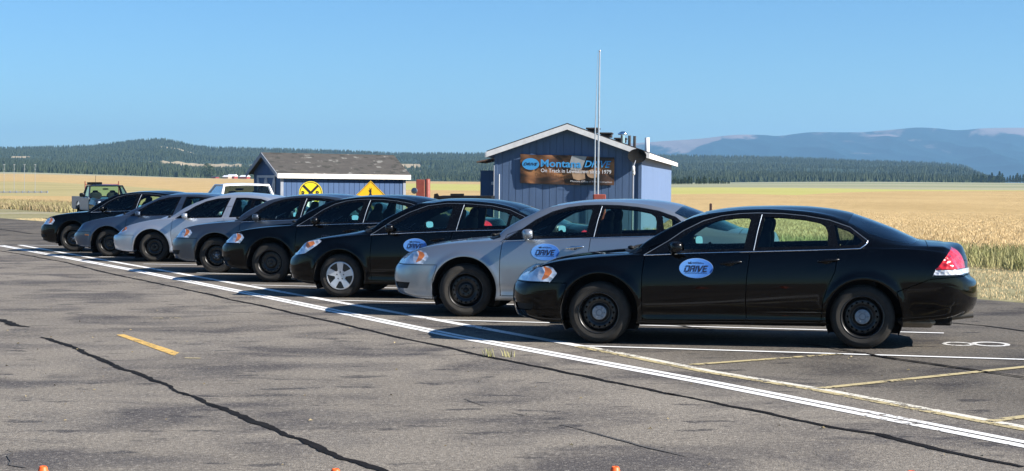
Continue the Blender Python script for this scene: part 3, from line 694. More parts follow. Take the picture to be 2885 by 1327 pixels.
    for key, r in (('belt', .0065), ('over', .004), ('pillar', .006)):
        if md.get(key):
            for s in (-1, 1):
                P = strip(md[key], r); b = MB(); b.tube([(p.x, p.y*(-s), p.z) for p in P], r, 6); D[key, s] = b.mesh(key)
    for i, (hx, hz) in enumerate(md['handles']):
        for s in (-1, 1):
            b = MB(); pts = []
            for k in range(9):
                t = k/8; x = hx-.11+.22*t; z = hz+.022*t; pts.append((x, -s*(ysurf(K, x, z)-.008-.028*math.sin(math.pi*t)**.5), z))
            b.tube(pts, [.008, .012, .014, .014, .014, .014, .014, .013, .009], 8)
            y = -s*(ysurf(K, hx, hz)); b.ellipsoid((hx-.015, y, hz), (.055, .008, .03), 2)
            D['handle', i, s] = b.mesh('handle')
    # wipers
    b = MB(); c0, c1 = md['cowl']; top = pch(md['top'])
    for s in (-.55, .05):
        xx = c0+c1*(abs(s)/.75)**2; zz = float(pch([(p[0], p[1]) for p in md['rail']])(xx))*.5+float(top(xx))*.5
        b = MB(); b.tube([(xx-.04, s, zz+.012), (xx+.0, s+.12, zz+.03), (xx+.09, s+.42, zz+.05)], .011, 6); b.ellipsoid((xx-.045, s, zz+.018), (.035, .025, .022)); D['wiper', s] = b.mesh('wiper')
    # oval door sign following the panel
    if md.get('decal'):
        dx, dz = md['decal']; rx, rz = .176, .101
        def oval(rx, rz, off, rings=8, n=48):
            V = [(dx, ysurf(K, dx, dz)-off, dz)]; F = []
            for i in range(1, rings+1):
                for k in range(n):
                    a = 2*math.pi*k/n; x, z = dx+rx*i/rings*math.cos(a), dz+rz*i/rings*math.sin(a); V.append((x, ysurf(K, x, z)-off, z))
            F += [(0, 1+k, 1+(k+1) % n) for k in range(n)]
            for i in range(rings-1):
                for k in range(n): F.append((1+i*n+k, 1+(i+1)*n+k, 1+(i+1)*n+(k+1) % n, 1+i*n+(k+1) % n))
            return V, F
        b = MB(); b.add(*oval(rx, rz, .0035), True); D['sign'] = b.mesh('door_sign')
        b = MB(); b.add(*oval(rx+.004, rz+.004, .0022), True); D['rim'] = b.mesh('sign_rim')
        ink = MB()
        for q in slogo_letters():
            pts = [((x-2.03)*.0605+dx+.0, (y-.5)*.066+dz-.004) for x, y in q]
            ink.add([(x, ysurf(K, x, z)-.0065, z) for x, z in pts], [tuple(range(len(pts)))])
        vs, fs = text_mesh('Montana', offset=.01); xy = fit(vs, .165, .034)
        ink.add([(dx+x, ysurf(K, dx+x, dz+.062)-.0065, dz+y+.060-1.9*x*x) for x, y in xy], fs)
        for k in range(9): # a line of lettering too small to read
            x = dx-.115+k*.0265; ink.add([(x+a, ysurf(K, x, dz-.05)-.0065, dz-.053+c) for a, c in ((0, 0), (.021, 0), (.021, .006), (0, .006))], [(0, 1, 2, 3)])
        D['ink'] = ink.mesh('lettering')
MATS = {'window_trim': 'trim', 'front_window': 'glass', 'rear_window': 'glass', 'quarter_window': 'glass_back', 'windshield': 'screen', 'back_glass': 'screen', 'cowl': 'plastic', 'headlight': 'headlight', 'taillight': 'red', 'chrome_strip': 'clear', 'turn_signal': 'amber', 'side_marker': 'amber', 'bumper_slot': 'under'}
PN = {'front_window': 'side_window', 'rear_window': 'side_window', 'quarter_window': 'quarter_window', 'back_glass': 'rear_window', 'door_rear': 'door', 'cowl': 'cowl_panel'}
KINDS = {}
def sedan(kind, md, u, v, deg, pm, wheel, steer, label, scale=1.0, sign=True, drop=0.0):
    if kind not in KINDS:
        K = kind_parts(md); car_details(md, K); KINDS[kind] = K
    K = KINDS[kind]; D = K['det']; p = M[pm]
    th = R(deg); h = gnd(u, v, md['rad']*scale)
    car = empty('sedan', (h.x-math.sin(th)*md['hub']*scale, h.y+math.cos(th)*md['hub']*scale, 0), th); car.scale = (scale,)*3
    tag(car, label, 'car', 'sedans parked side by side in the painted bays')
    doors = {}; lamps = {}; later = []
    for n, me, s in K['parts']:
        m = M[MATS[n]] if n in MATS else p
        if n == 'turn_signal': later.append((n, me, s, m)); continue
        if n == 'chrome_strip' and kind != 'imp': m = p
        o = link(PN.get(n, n), me, car, m)
        if n in ('door', 'door_rear'): doors[0 if n == 'door' else 1, s] = o
        if n == 'headlight': lamps[s] = o
    for n, me, s, m in later: link(n, me, lamps[s], m)
    for (i, s), o in doors.items(): link('handle', D['handle', i, s], o, M['chrome'] if pm in ('silver_paint',) else M['trim'] if 'black' in pm else p)
    link('underbody', D['under'], car, M['under']); link('headliner', K['lining'], car, M['interior'])
    link('cabin_lining', D['cabin'], car, M['interior']); link('dashboard', D['dash'], car, M['interior'])
    link('steering_wheel', D['wheel'], car, M['plastic']); link('rear_view_mirror', D['inmirror'], car, M['plastic'])
    for s in (-1, 1):
        o = link('seat', D['seat'], car, M['seat']); o.location = (0, s*.37, 0)
        o = link('mirror', D['mir', s], car, p if pm not in ('black_paint',) else M['trim']); link('mirror_glass', D['mirg', s], o, M['mirror'])
        for key, nm, mm in (('belt', 'belt_moulding', 'chrome'), ('over', 'window_moulding', 'hubcap' if 'black' in pm or kind == 'alt' else 'trim'), ('pillar', 'pillar_strip', 'hubcap')):
            if (key, s) in D: link(nm, D[key, s], car, M[mm])
    link('rear_seat', D['bench'], car, M['seat'])
    for s in (-.55, .05): link('wiper', D['wiper', s], car, M['plastic'])
    link('muffler', D['muffler'], car, M['exhaust']); link('exhaust_pipe', D['tip'], car, M['exhaust'])
    if sign and 'sign' in D:
        o = link('door_sign', D['sign'], car, M['sign_blue']); o.location.z = drop; link('lettering', D['ink'], o, M['sign_ink']); link('sign_rim', D['rim'], o, M['sign_rim'])
    for i, x in enumerate(md['wb']):
        for s in (-1, 1): add_wheel(car, x, s*(md['hub']-.072), wheel, R(steer) if i == 0 else 0, md['rad'])
    return car
sedan('imp', IMP, 1688.1, 880.6, -11.8, 'black_paint', 'cap', 0, 'glossy black sedan nearest the camera, silver hub centres, red tail lamp in view')
sedan('imp', IMP, 1309, 817.5, -12.5, 'silver_paint', 'plain', 14, 'dusty silver grey sedan with an oval blue door sign, between two black sedans', 1.025)
sedan('alt', ALT, 959.4, 776.5, -13, 'black_paint', 'spoke', 2, 'black sedan with five spoke silver wheel covers and slim swept back headlamp')
sedan('imp', IMP, 762, 739.5, -13, 'black_paint', 'nuts', 4, 'black sedan with black steel wheels, between the dark grey sedan and the silver spoked one', 1.02, drop=-.045)
sedan('imp', IMP, 609, 719.5, -13, 'grey_paint', 'nuts_silver', 2, 'dark grey sedan in front of the round crossing sign', 1.02, drop=-.035)
sedan('tau', TAU, 432.6, 696, -13, 'pale_silver_paint', 'plain', 16, 'pale silver sedan with rounded nose, between the slate blue and dark grey sedans', sign=False)
sedan('sab', SAB, 307.9, 684.3, -13, 'slate_paint', 'nuts', 10, 'slate blue grey sedan with a small orange side marker ahead of its front wheel', sign=False)
sedan('imp', IMP, 206, 670.5, -13, 'black_paint', 'nuts_silver', 8, 'black sedan at the far left end of the row, in front of the old pickup', 1.02, drop=-.03)
# ------------------------------------------------------------------ ground materials
EDGE_P = Vector((6.88, 24.53)); EDGE_D = Vector((-.498, .867)); EDGE_N = Vector((.867, .498))
def ground_mat(name, lo, hi, sc, rough=.95, stretch=None, bump=.5, bd=.05, third=None):
    m = NB(name); co = m.co('Object', stretch) if stretch else m.co()
    a = m.noise(sc, co, 8, .7); b = m.noise(sc*.08, co, 5, .6); f = m.math('ADD', m.math('MULTIPLY', a, .55), m.math('MULTIPLY', b, .45))
    c = m.ramp(f, [(.36, lo), (.62, hi)])
    if third: c = m.mix(m.ramp(m.noise(sc*.03, co, 4, .6), [(.5, 0.0), (.62, 1.0)]), c, third)
    m.set(Base__Color=c, Roughness=rough); m.b.inputs['Specular IOR Level'].default_value = .1
    m.bump(a, bump, bd); return m.m
def asphalt_mat():
    m = NB('asphalt'); co = m.co()
    fine = m.noise(95, co, 3, .8); grit = m.n('ShaderNodeTexVoronoi', Vector=co, Scale=75.0).outputs[0]
    med = m.noise(1.1, co, 6, .62); big = m.noise(.22, co, 5, .6)
    patch = m.noise(1.05, m.co('Object', (.55, .75, 1)), 7, .62, .5)
    drip = m.noise(2.3, m.co('Object', (.8, 1.6, 1)), 3, .5); gr2 = m.noise(26, co, 4, .75)
    sep = m.n('ShaderNodeSeparateXYZ', Vector=co)
    # the bays are newer and darker than the drive lane in front of them
    side = m.math('SUBTRACT', m.math('ADD', m.math('MULTIPLY', sep.outputs[0], .888), m.math('MULTIPLY', sep.outputs[1], .460)), 8.1)
    lane = m.ramp(m.math('ADD', m.math('MULTIPLY', side, .5), m.math('MULTIPLY', m.math('SUBTRACT', big, .5), .9)), [(.0, 1.0), (.7, .64)])
    base = m.mix(m.ramp(big, [(.35, 0.0), (.65, 1.0)]), (.190, .168, .140), (.250, .223, .186))
    base = m.mix(m.ramp(patch, [(.475, 0.0), (.63, .9)]), base, (.072, .066, .066))
    base = m.mix(m.ramp(med, [(.50, 0.0), (.70, .45)]), base, (.095, .087, .083))
    base = m.mix(m.ramp(drip, [(.61, 0.0), (.67, .8)]), base, (.050, .047, .049))
    base = m.mix(m.ramp(fine, [(.30, .8), (.50, 0.0)]), base, (.045, .042, .040))
    base = m.mix(m.ramp(gr2, [(.32, .7), (.5, 0.0)]), base, (.06, .055, .05)); base = m.mix(m.ramp(gr2, [(.54, 0.0), (.70, .6)]), base, (.46, .42, .36))
    base = m.mix(m.ramp(grit, [(.0, .7), (.25, 0.0)]), base, (.44, .42, .38))
    base = m.mix(1.0, base, lane, 'MULTIPLY')
    m.set(Base__Color=base, Roughness=m.ramp(med, [(.3, .9), (.7, .75)])); m.b.inputs['Specular IOR Level'].default_value = .08
    m.bump(m.math('ADD', fine, grit), .6, .006); return m.m
def paint_line(name, c, wear):
    m = NB(name); m.b.inputs['Roughness'].default_value = .7
    a = m.noise(14, m.co(), 8, .75); f = m.noise(1.2, m.co(), 3, .6)
    k = m.math('ADD', a, m.math('MULTIPLY', m.math('SUBTRACT', f, .5), .5))
    m.set(Base__Color=m.mix(m.ramp(m.noise(3), [(.3, 0.0), (.8, .25)]), c, tuple(x*.75 for x in c)))
    al = m.ramp(k, [(wear, 0.0), (wear+.05, 1.0)])
    m.t.links.new(al, m.b.inputs['Alpha']); return m.m
M['asphalt'] = asphalt_mat()
M['verge'] = ground_mat('mown_dry_grass', (.14, .13, .06), (.34, .31, .18), 3.2, third=(.32, .29, .22))
M['weedsoil'] = ground_mat('weed_soil', (.13, .11, .05), (.28, .24, .12), 2.5)
M['wheat'] = ground_mat('ripe_wheat', (.37, .26, .115), (.50, .36, .175), 1.1, stretch=(1, .35, 1), bump=.7, bd=.25)
M['green'] = ground_mat('green_crop', (.36, .345, .10), (.45, .42, .15), .25, stretch=(.4, 1, 1))
M['pasture'] = ground_mat('pasture', (.24, .25, .15), (.38, .35, .235), .05, stretch=(.35, 1, 1), third=(.20, .235, .13))
M['meadow'] = ground_mat('hill_meadow', (.32, .26, .15), (.42, .34, .22), .02)
M['rangeland'] = ground_mat('rangeland', (.25, .23, .10), (.44, .36, .18), .06, stretch=(.5, 1, 1), third=(.20, .22, .08))
M['hill'] = ground_mat('forest_floor', (.022, .040, .026), (.05, .075, .045), .02)
def mountain_mat():
    m = NB('mountain'); co = m.co(); sep = m.n('ShaderNodeSeparateXYZ', Vector=co)
    n = m.noise(.0011, m.co('Object', (1, .6, 1.5)), 8, .62, .5)
    rel = m.n('ShaderNodeMapRange', Value=sep.outputs[1], From__Min=9500.0, From__Max=13000.0).outputs[0]
    k = m.math('ADD', rel, m.math('MULTIPLY', m.math('SUBTRACT', n, .5), 1.15))
    bald = m.ramp(k, [(.885, 0.0), (.935, 1.0)])
    scree = m.ramp(m.noise(.006, m.co('Object', (1, .4, 1)), 6, .7), [(.68, 0.0), (.72, 1.0)])
    c = m.mix(bald, (.008, .030, .040), (.24, .19, .18)); c = m.mix(m.math('MULTIPLY', scree, .22), c, (.30, .28, .28))
    m.set(Base__Color=c, Roughness=1.0); m.b.inputs['Specular IOR Level'].default_value = 0; return m.m
M['mountain'] = mountain_mat()
# ------------------------------------------------------------------ terrain heights: near level lot, fields rising gently to the left
PHI = [(-.36, 484), (-.305, 485), (-.24, 493), (-.19, 501), (-.155, 504), (-.10, 509), (0, 513), (.05, 518), (.09, 516), (.2, 512), (.305, 515), (.36, 516)]
vbase = pch(PHI); DB = 2000.
def theight(x, y):
    x = np.asarray(x, float); y = np.asarray(y, float)
    ph = np.clip(x/np.maximum(y, 1), -.36, .36); top = HC+(510-vbase(ph))/FPX*DB
    t = np.clip((y-160)/(DB-160), 0, 1)
    return np.where(y > 160, t*top, 0.0)
def polar(d0, d1, nd, p0, p1, npx, hf, logd=True):
    ds = np.geomspace(d0, d1, nd) if logd else np.linspace(d0, d1, nd); ph = np.linspace(p0, p1, npx)
    Dg, Pg = np.meshgrid(ds, ph, indexing='ij'); X = Dg*Pg; Y = Dg; Zg = hf(X, Y)
    V = np.stack([X, Y, Zg], -1).reshape(-1, 3); i = (np.arange(nd-1)[:, None]*npx+np.arange(npx-1)[None]).ravel()
    T = np.concatenate([np.stack([i, i+1, i+npx+1], 1), np.stack([i, i+npx+1, i+npx], 1)])
    return V, T
V, T = polar(3, DB, 150, -1.2, 1.2, 241, theight)
V2 = V.copy(); tm = TM(V, np.tile([0., 0, 1.], (len(V), 1)), np.zeros(len(V)), T)
dist = lambda V: (V[:, 0]-EDGE_P.x)*EDGE_N.x+(V[:, 1]-EDGE_P.y)*EDGE_N.y
wav = lambda V, a, l: a*np.sin((V[:, 0]*EDGE_D.x+V[:, 1]*EDGE_D.y)/l)+a*.6*np.sin((V[:, 0]*EDGE_D.x+V[:, 1]*EDGE_D.y)/l*2.7+1)
PV = lambda V: (V[:, 0]/np.maximum(V[:, 1], 1), V[:, 1])
def pxpoly(pts): # region of the fields given as (direction, distance)
    return [(p*1000, math.log(d)*300) for p, d in pts]
def pxf(pts):
    P = pxpoly(pts); return lambda V: sdf(P, V[:, 0]/np.maximum(V[:, 1], 1)*1000, np.log(np.maximum(V[:, 1], 1))*300)*.02
Dv = lambda v: FPX*HC/(v-510)
f_green = pxf([(-.11, 330), (-.11, 950), (0, 700), (.09, 490), (.129, 455), (.17, 400), (.232, 330), (.307, 318), (.42, 310), (.42, 300), (.307, 302), (.232, 282), (.198, 248), (.176, 212), (.17, 204), (.129, 232), (.09, 221), (.0, 285)])
f_past = pxf([(.03, 640), (.02, 2100), (1.3, 2100), (1.3, 310), (.42, 310), (.307, 318), (.232, 330), (.17, 400), (.129, 455), (.09, 490)])
f_left = pxf([(-1.3, 175), (-.26, 180), (-.225, 200), (-.20, 260), (-.235, 330), (-.28, 400), (-1.3, 420)])
f_ltop = pxf([(-1.3, 1150), (-.26, 1250), (-.2, 1600), (-.15, 2100), (-1.3, 2100)])
fs = [lambda V: dist(V), lambda V: dist(V)-6.2-wav(V, .35, 3.1), lambda V: dist(V)-11.2-wav(V, .5, 4.3), f_green, f_past, f_left, f_ltop]
for f in fs: tm.cut(f(tm.V))
C, _ = tm.cen(); d = fs[0](C); cls = np.full(len(C), 'wheat_field', dtype=object)
cls[f_green(C) < 0] = 'green_field'; cls[f_past(C) < 0] = 'pasture'; cls[f_ltop(C) < 0] = 'pasture'; cls[f_left(C) < 0] = 'rangeland'
cls[fs[2](C) < 0] = 'weed_bank'; cls[fs[1](C) < 0] = 'grass_verge'; cls[d < 0] = 'car_park'
gm = {'wheat_field': 'wheat', 'green_field': 'green', 'pasture': 'pasture', 'rangeland': 'rangeland', 'weed_bank': 'weedsoil', 'grass_verge': 'verge', 'car_park': 'asphalt'}
for n in gm:
    if (cls == n).any():
        u, inv = np.unique(tm.T[cls == n], return_inverse=True); tag(link(n, npmesh(n, tm.V[u], inv.reshape(-1, 3)), None, M[gm[n]]), kind='structure')
# the rest of the lot behind the camera
b = MB(); b.box((-60, -40, -.05), (60, 3.0, 0)); tag(b.build('car_park', M['asphalt']), kind='structure')

# ------------------------------------------------------------------ painted markings, seams, small things on the lot
def ribbon(name, pts, wid, mat, z=.004, label=None, cat=None, group=None, jit=0.0, ends=False):
    P = [Vector((p.x, p.y, 0)) for p in pts]; out = [P[0]]
    for a, c in zip(P[:-1], P[1:]):
        L = (c-a).length; k = max(1, int(L/(.055 if jit else 1.0)))
        for j in range(1, k+1): out.append(a.lerp(c, j/k))
    vs = []
    jw = 0; jo = 0
    for i, p in enumerate(out):
        dd = (out[min(i+1, len(out)-1)]-out[max(i-1, 0)]).normalized(); n = Vector((-dd.y, dd.x, 0))
        if jit: jw = .86*jw+random.uniform(-1, 1)*jit*.48; jo = .88*jo+random.uniform(-1, 1)*jit*.36
        ww = wid*(1+(jw/wid if jit else 0)); ww = max(ww, wid*.3)
        if ends: e = min(i, len(out)-1-i); ww *= min(1, .15+e*.2)
        for s in (-.5, .5): q = p+n*(s*ww+jo+(random.uniform(-.22, .22)*jit if jit else 0)); vs.append((q.x, q.y, z))
    b = MB(); b.add(vs, [(2*i, 2*i+1, 2*i+3, 2*i+2) for i in range(len(out)-1)])
    o = b.build(name, mat); tag(o, kind='structure')
    return o
M['wline'] = paint_line('white_road_paint', (.78, .77, .74), .36); M['yline'] = paint_line('yellow_road_paint', (.46, .38, .20), .43)
M['wthin'] = paint_line('thin_white_paint', (.82, .82, .80), .28); M['ydash'] = paint_line('yellow_dash_paint', (.60, .38, .10), .40)
M['pale_old'] = paint_line('old_white_paint', (.66, .62, .52), .41)
M['tar'] = simple('tar_seal', (.012, .011, .0105), .85, var=.4, scale=3, spec=.08, bump=.3)
outer = [(0, 691.6), (357, 758), (800, 847), (1272, 945.5), (2000, 1079.5), (2885, 1254)]
inner = [(55, 690.5), (484.5, 767), (850, 833), (1329, 919.5), (1637, 976)]
inner2 = [(1637, 976), (2000, 1048), (2312, 1099), (2885, 1209)]
def offs(px, o):
    P = [gnd(*p) for p in px]; d = (P[-1]-P[0]).normalized(); n = Vector((-d.y, d.x, 0)); P[-1] = P[-1]+d*3; return [p+n*o for p in P]
ribbon('lane_line', offs(outer, -.055), .10, M['wline']); ribbon('lane_line', offs(outer, .072), .085, M['wline'])
P = [gnd(*p) for p in inner]; ribbon('bay_end_line', P, .135, M['wline'])
ribbon('bay_end_line', offs(inner2, .04), .085, M['pale_old']); ribbon('bay_end_line', offs(inner2, -.05), .09, M['yline'], .0045)
stalls = [(1640, 976), (1240, 902.5), (936, 847), (708, 804), (554, 770), (404, 744.5), (279, 724), (176, 706.7), (62, 691)]
sd_ = (gnd(2659, 940)-gnd(1237, 902)).normalized()
for i, (u, v) in enumerate(stalls):
    p = gnd(u, v); q = gnd(2885, 1014.6)+sd_*1.2 if i == 0 else gnd(2659, 940) if i == 1 else p+sd_*6.05
    ribbon('bay_line', [p, q], .085, M['wthin'], .008)
for a, c, e in (((1943, 1029.5), (2370, 998.4), 0), ((2308, 1096), (2885, 1035.5), 2), ((2789.5, 1188.6), (2885, 1176), 1.5)):
    p, q = gnd(*a), gnd(*c); ribbon('yellow_hatch_line', [p, q+(q-p).normalized()*e], .10, M['yline'], .008)
P = [gnd(*p) for p in ((328, 944), (349, 942.5), (505, 994), (490, 1003))]
b = MB(); b.add([(p.x, p.y, .004) for p in P], [(0, 1, 2, 3)]); tag(b.build('yellow_lane_dash', M['ydash']), kind='structure')
for u, v in ((427, 896), (478, 896), (520, 1009)):
    p = gnd(u, v); ribbon('yellow_paint_remnant', [p, p+Vector((.16, -.03, 0))], .05, M['yline'], .004)
# the painted 8 behind the nearest car
pc = gnd(2745, 970); d8 = Vector((1, -.10, 0)).normalized(); n8 = Vector((.10, 1, 0)).normalized(); b = MB(); n = 24
for off, ra in ((-.17, .16), (.17, .19)):
    for k in range(n):
        q = []
        for a, rr in ((k, 1), (k+1, 1), (k+1, .72), (k, .72)):
            t = 2*math.pi*a/n; w_ = pc+d8*(off+ra*rr*math.cos(t)*1.05)+n8*(ra*rr*math.sin(t)*1.35 if rr == 1 else ra*(rr)*math.sin(t)*1.2)
            q.append((w_.x, w_.y, .004+(.001 if off > 0 else 0)))
        b.add(q, [(0, 1, 2, 3)])
tag(b.build('bay_number', paint_line('worn_number_paint', (.66, .65, .62), .42)), kind='structure')
z1 = lambda l: [gnd(x/2.576, 880+y/2.576) for x, y in l]
z2 = lambda l: [gnd(1000+x/2.576, 880+y/2.576) for x, y in l]
z3 = lambda l: [gnd(1885+x/2.576, 880+y/2.576) for x, y in l]
z4 = lambda l: [gnd(x/3.22, 600+y/3.22) for x, y in l]
ribbon('crack_seal', z1([(300, 180), (370, 198), (520, 250), (640, 300), (760, 352), (830, 392), (880, 415), (960, 432), (1060, 480), (1180, 525), (1300, 578), (1430, 622), (1560, 682), (1700, 737), (1840, 792), (1930, 830), (2000, 862), (2060, 893), (2200, 937), (2360, 1000), (2500, 1067)])+z2([(20, 1088), (200, 1152), (420, 1230)]), .075, M['tar'], .005, jit=.028, ends=True)
ribbon('crack_seal', z4([(0, 345), (250, 385), (600, 450), (950, 540), (1250, 605), (1500, 655), (1900, 740), (2100, 790), (2400, 850)])+z2([(0, 107), (100, 130), (300, 180), (600, 240), (950, 320), (1100, 350), (1400, 410), (1600, 450), (2000, 535), (2300, 600)])+z3([(0, 592), (300, 650), (420, 680), (700, 730), (900, 780), (1200, 840), (1540, 887), (1620, 915), (2000, 1010), (2300, 1070), (2576, 1125)]), .06, M['tar'], .005, jit=.02)
ribbon('crack_seal', z1([(-60, 48), (20, 55), (70, 78), (110, 98), (240, 109)]), .10, M['tar'], .005, jit=.05, ends=True)
ribbon('crack_seal', z3([(1960, 70), (2300, 100), (2576, 137), (2900, 170)]), .05, M['tar'], .005, jit=.015)
ribbon('crack_seal', z3([(900, 228), (1080, 246), (1400, 300), (1650, 342), (1900, 377), (2200, 422), (2576, 477), (2800, 510)]), .05, M['tar'], .010, jit=.02, ends=True)
ribbon('crack_seal', z3([(20, 97), (150, 110), (320, 136)]), .05, M['tar'], .010, jit=.015)
ribbon('crack_seal', z4([(-60, 140), (0, 148), (120, 165), (290, 190)]), .09, M['tar'], .005, jit=.02)
M['hair'] = simple('hairline_crack', (.07, .065, .06), .9)
for l in (z1([(60, 1000), (100, 1015), (70, 1045), (95, 1085), (80, 1110), (190, 1130)]), z1([(160, 120), (215, 128), (180, 145), (240, 150)]), z2([(800, 630), (900, 665), (1020, 700), (1130, 725), (1240, 750)]), z2([(1380, 800), (1560, 830), (1750, 885), (1950, 935), (2150, 990), (2400, 1050)])):
    ribbon('hairline_crack', l, .012, M['hair'], .005, jit=.012)
# fallen leaves, pebbles (scattered litter)
M['leaf'] = simple('dry_leaf', (.24, .19, .10), .8, var=.6, scale=2.0)
b = MB()
spots = [gnd(1000+x/2.576, 880+y/2.576) for x, y in ((655, 975), (850, 965), (1570, 970), (1240, 745), (1640, 628), (900, 508), (740, 455), (290, 225), (720, 315), (1310, 545), (300, 420), (2275, 780), (2140, 850), (820, 435), (1790, 212), (1400, 630), (700, 1135))]
spots += [gnd(x/2.576, 880+y/2.576) for x, y in ((745, 408), (610, 580), (475, 672), (475, 790), (310, 805), (1205, 782), (400, 535), (130, 230), (275, 273), (250, 420), (50, 392), (580, 70), (720, 58), (910, 443), (1515, 415), (960, 293), (1845, 272), (2225, 175), (190, 615), (685, 568), (2255, 790), (330, 450))]
spots += [gnd(1885+x/2.576, 880+y/2.576) for x, y in ((800, 828), (845, 832), (1115, 848), (1230, 1008), (1070, 1045), (2000, 1040), (830, 1118), (465, 152), (350, 680), (1545, 465), (1275, 580), (1120, 845), (290, 1110), (2270, 1050), (1325, 328))]
spots += [Vector((random.uniform(-14, 8), random.uniform(10, 34), 0)) for _ in range(130)]
for p in spots:
    a = random.uniform(0, 6.28); s = random.uniform(.008, .020) if p.y > 0 else .02; c, q = math.cos(a)*s, math.sin(a)*s; h = .006
    b.add([(p.x+c, p.y+q, h), (p.x-q*.5, p.y+c*.5, h+s*.7), (p.x-c, p.y-q, h), (p.x+q*.5, p.y-c*.5, h+s*.2)], [(0, 1, 2), (0, 2, 3)])
tag(b.build('leaf_litter', M['leaf']), kind='stuff')

def blades(n, pos, hgt, wid, lean=.25):
    """n grass blades: pos (n,3); each a narrow bent triangle pair"""
    a = rng.uniform(0, 2*np.pi, n); h = hgt*rng.uniform(.55, 1.1, n); w_ = wid*rng.uniform(.6, 1.3, n)
    dx, dy = np.cos(a)*w_, np.sin(a)*w_; la = rng.uniform(0, 2*np.pi, n); ll = lean*h*rng.uniform(.2, 1, n)
    P = np.zeros((n, 5, 3)); P[:, 0] = pos; P[:, 1] = pos; P[:, 0, 0] -= dx; P[:, 0, 1] -= dy; P[:, 1, 0] += dx; P[:, 1, 1] += dy
    m = pos.copy(); m[:, 0] += np.cos(la)*ll*.35; m[:, 1] += np.sin(la)*ll*.35; m[:, 2] += h*.6
    P[:, 2] = m; P[:, 3] = m; P[:, 2, 0] += dx*.7; P[:, 2, 1] += dy*.7; P[:, 3, 0] -= dx*.7; P[:, 3, 1] -= dy*.7
    P[:, 4] = pos; P[:, 4, 0] += np.cos(la)*ll; P[:, 4, 1] += np.sin(la)*ll; P[:, 4, 2] += h
    i = np.arange(n)*5; F = np.concatenate([np.stack([i, i+1, i+2], 1), np.stack([i, i+2, i+3], 1), np.stack([i+3, i+2, i+4], 1)])
    return P.reshape(-1, 3), F
def leafmat(name, a, b_, sc=.7, c=None):
    m = NB(name); g = m.n('ShaderNodeNewGeometry'); nz = m.noise(sc, m.co(), 7, .68)
    k = m.ramp(nz, [(.38, a), (.58, b_)])
    r = m.n('ShaderNodeNewGeometry').outputs['Random Per Island']
    k = m.mix(m.math('MULTIPLY', r, .6), k, c or b_)
    m.set(Base__Color=k, Roughness=.8); m.b.inputs['Specular IOR Level'].default_value = .15; return m.m
def strip_pos(n, s0, s1, d0, d1, dens=None):
    s = rng.uniform(s0, s1, n); d = rng.uniform(d0, d1, n)
    return np.stack([EDGE_P.x+EDGE_D.x*s+EDGE_N.x*d, EDGE_P.y+EDGE_D.y*s+EDGE_N.y*d, np.zeros(n)], 1)
def clump(P, sc, seed, thr):
    ph = rng.uniform(0, 6, 6); f = sum(np.sin(P[:, 0]/sc*k1+ph[i])*np.sin(P[:, 1]/sc*k2+ph[5-i]) for i, (k1, k2) in enumerate(((1, 1.3), (2.3, 1.7), (3.1, 4.2), (5.3, 4.4))))
    return P[f > thr]
M['weed_green'] = leafmat('weed_blades', (.16, .19, .06), (.32, .30, .13), .8, (.42, .37, .2))
M['weed_brown'] = leafmat('brown_weeds', (.20, .15, .08), (.30, .27, .12), .25, (.40, .31, .2))
M['wheat_stalk'] = leafmat('wheat_stalks', (.50, .37, .19), (.62, .47, .26), 1.5, (.66, .52, .31))
P = clump(strip_pos(60000, -14, 45, 6.3, 11.8), .9, 1, -.6); v, f = blades(len(P), P, .33, .009, .7)
tag(link('green_weeds', npmesh('green_weeds', v, f), None, M['weed_green']), kind='stuff')
P = clump(strip_pos(60000, 45, 150, 6.0, 13.5), 1.6, 2, -.5); v, f = blades(len(P), P, .40, .018, .8)
tag(link('brown_weeds', npmesh('brown_weeds', v, f), None, M['weed_brown']), kind='stuff')
P = clump(strip_pos(8000, 45, 150, 6.0, 13.5), 2.3, 2, .3); v, f = blades(len(P), P, .40, .018, .8)
tag(link('green_weeds', npmesh('green_weeds', v, f), None, M['weed_green']), kind='stuff')
P = strip_pos(130000, -14, 60, 0, 1); k = rng.uniform(0, 1, len(P))**1.5; P = P+np.outer(k*38+10.6-rng.uniform(0, .3, len(P)), [EDGE_N.x, EDGE_N.y, 0]); v, f = blades(len(P), P, .11*(1-.8*k), .008, 1.2)
tag(link('wheat_stalks', npmesh('wheat_stalks', v, f), None, M['wheat_stalk']), kind='stuff')
P = clump(strip_pos(120000, -14, 60, .1, 6.6), .5, 3, -.7); v, f = blades(len(P), P, .045, .0045, .6)
tag(link('dry_grass', npmesh('dry_grass', v, f), None, M['wheat_stalk']), kind='stuff')
p0 = gnd(1000+975/2.576, 880+322/2.576)
for q, n, h in ((0, 24, .105), (.19, 18, .085)):
    P = np.stack([rng.normal(p0.x+q*1.0, .035, n), rng.normal(p0.y-.10*q-.0, .03, n), np.zeros(n)], 1); v, f = blades(n, P, h, .004, .55)
    o = link('grass_tuft', npmesh('grass_tuft', v, f), None, M['weed_green'])
    tag(o, ('taller' if q == 0 else 'shorter')+' green grass tuft growing from the sealed crack in the asphalt', 'grass tuft')

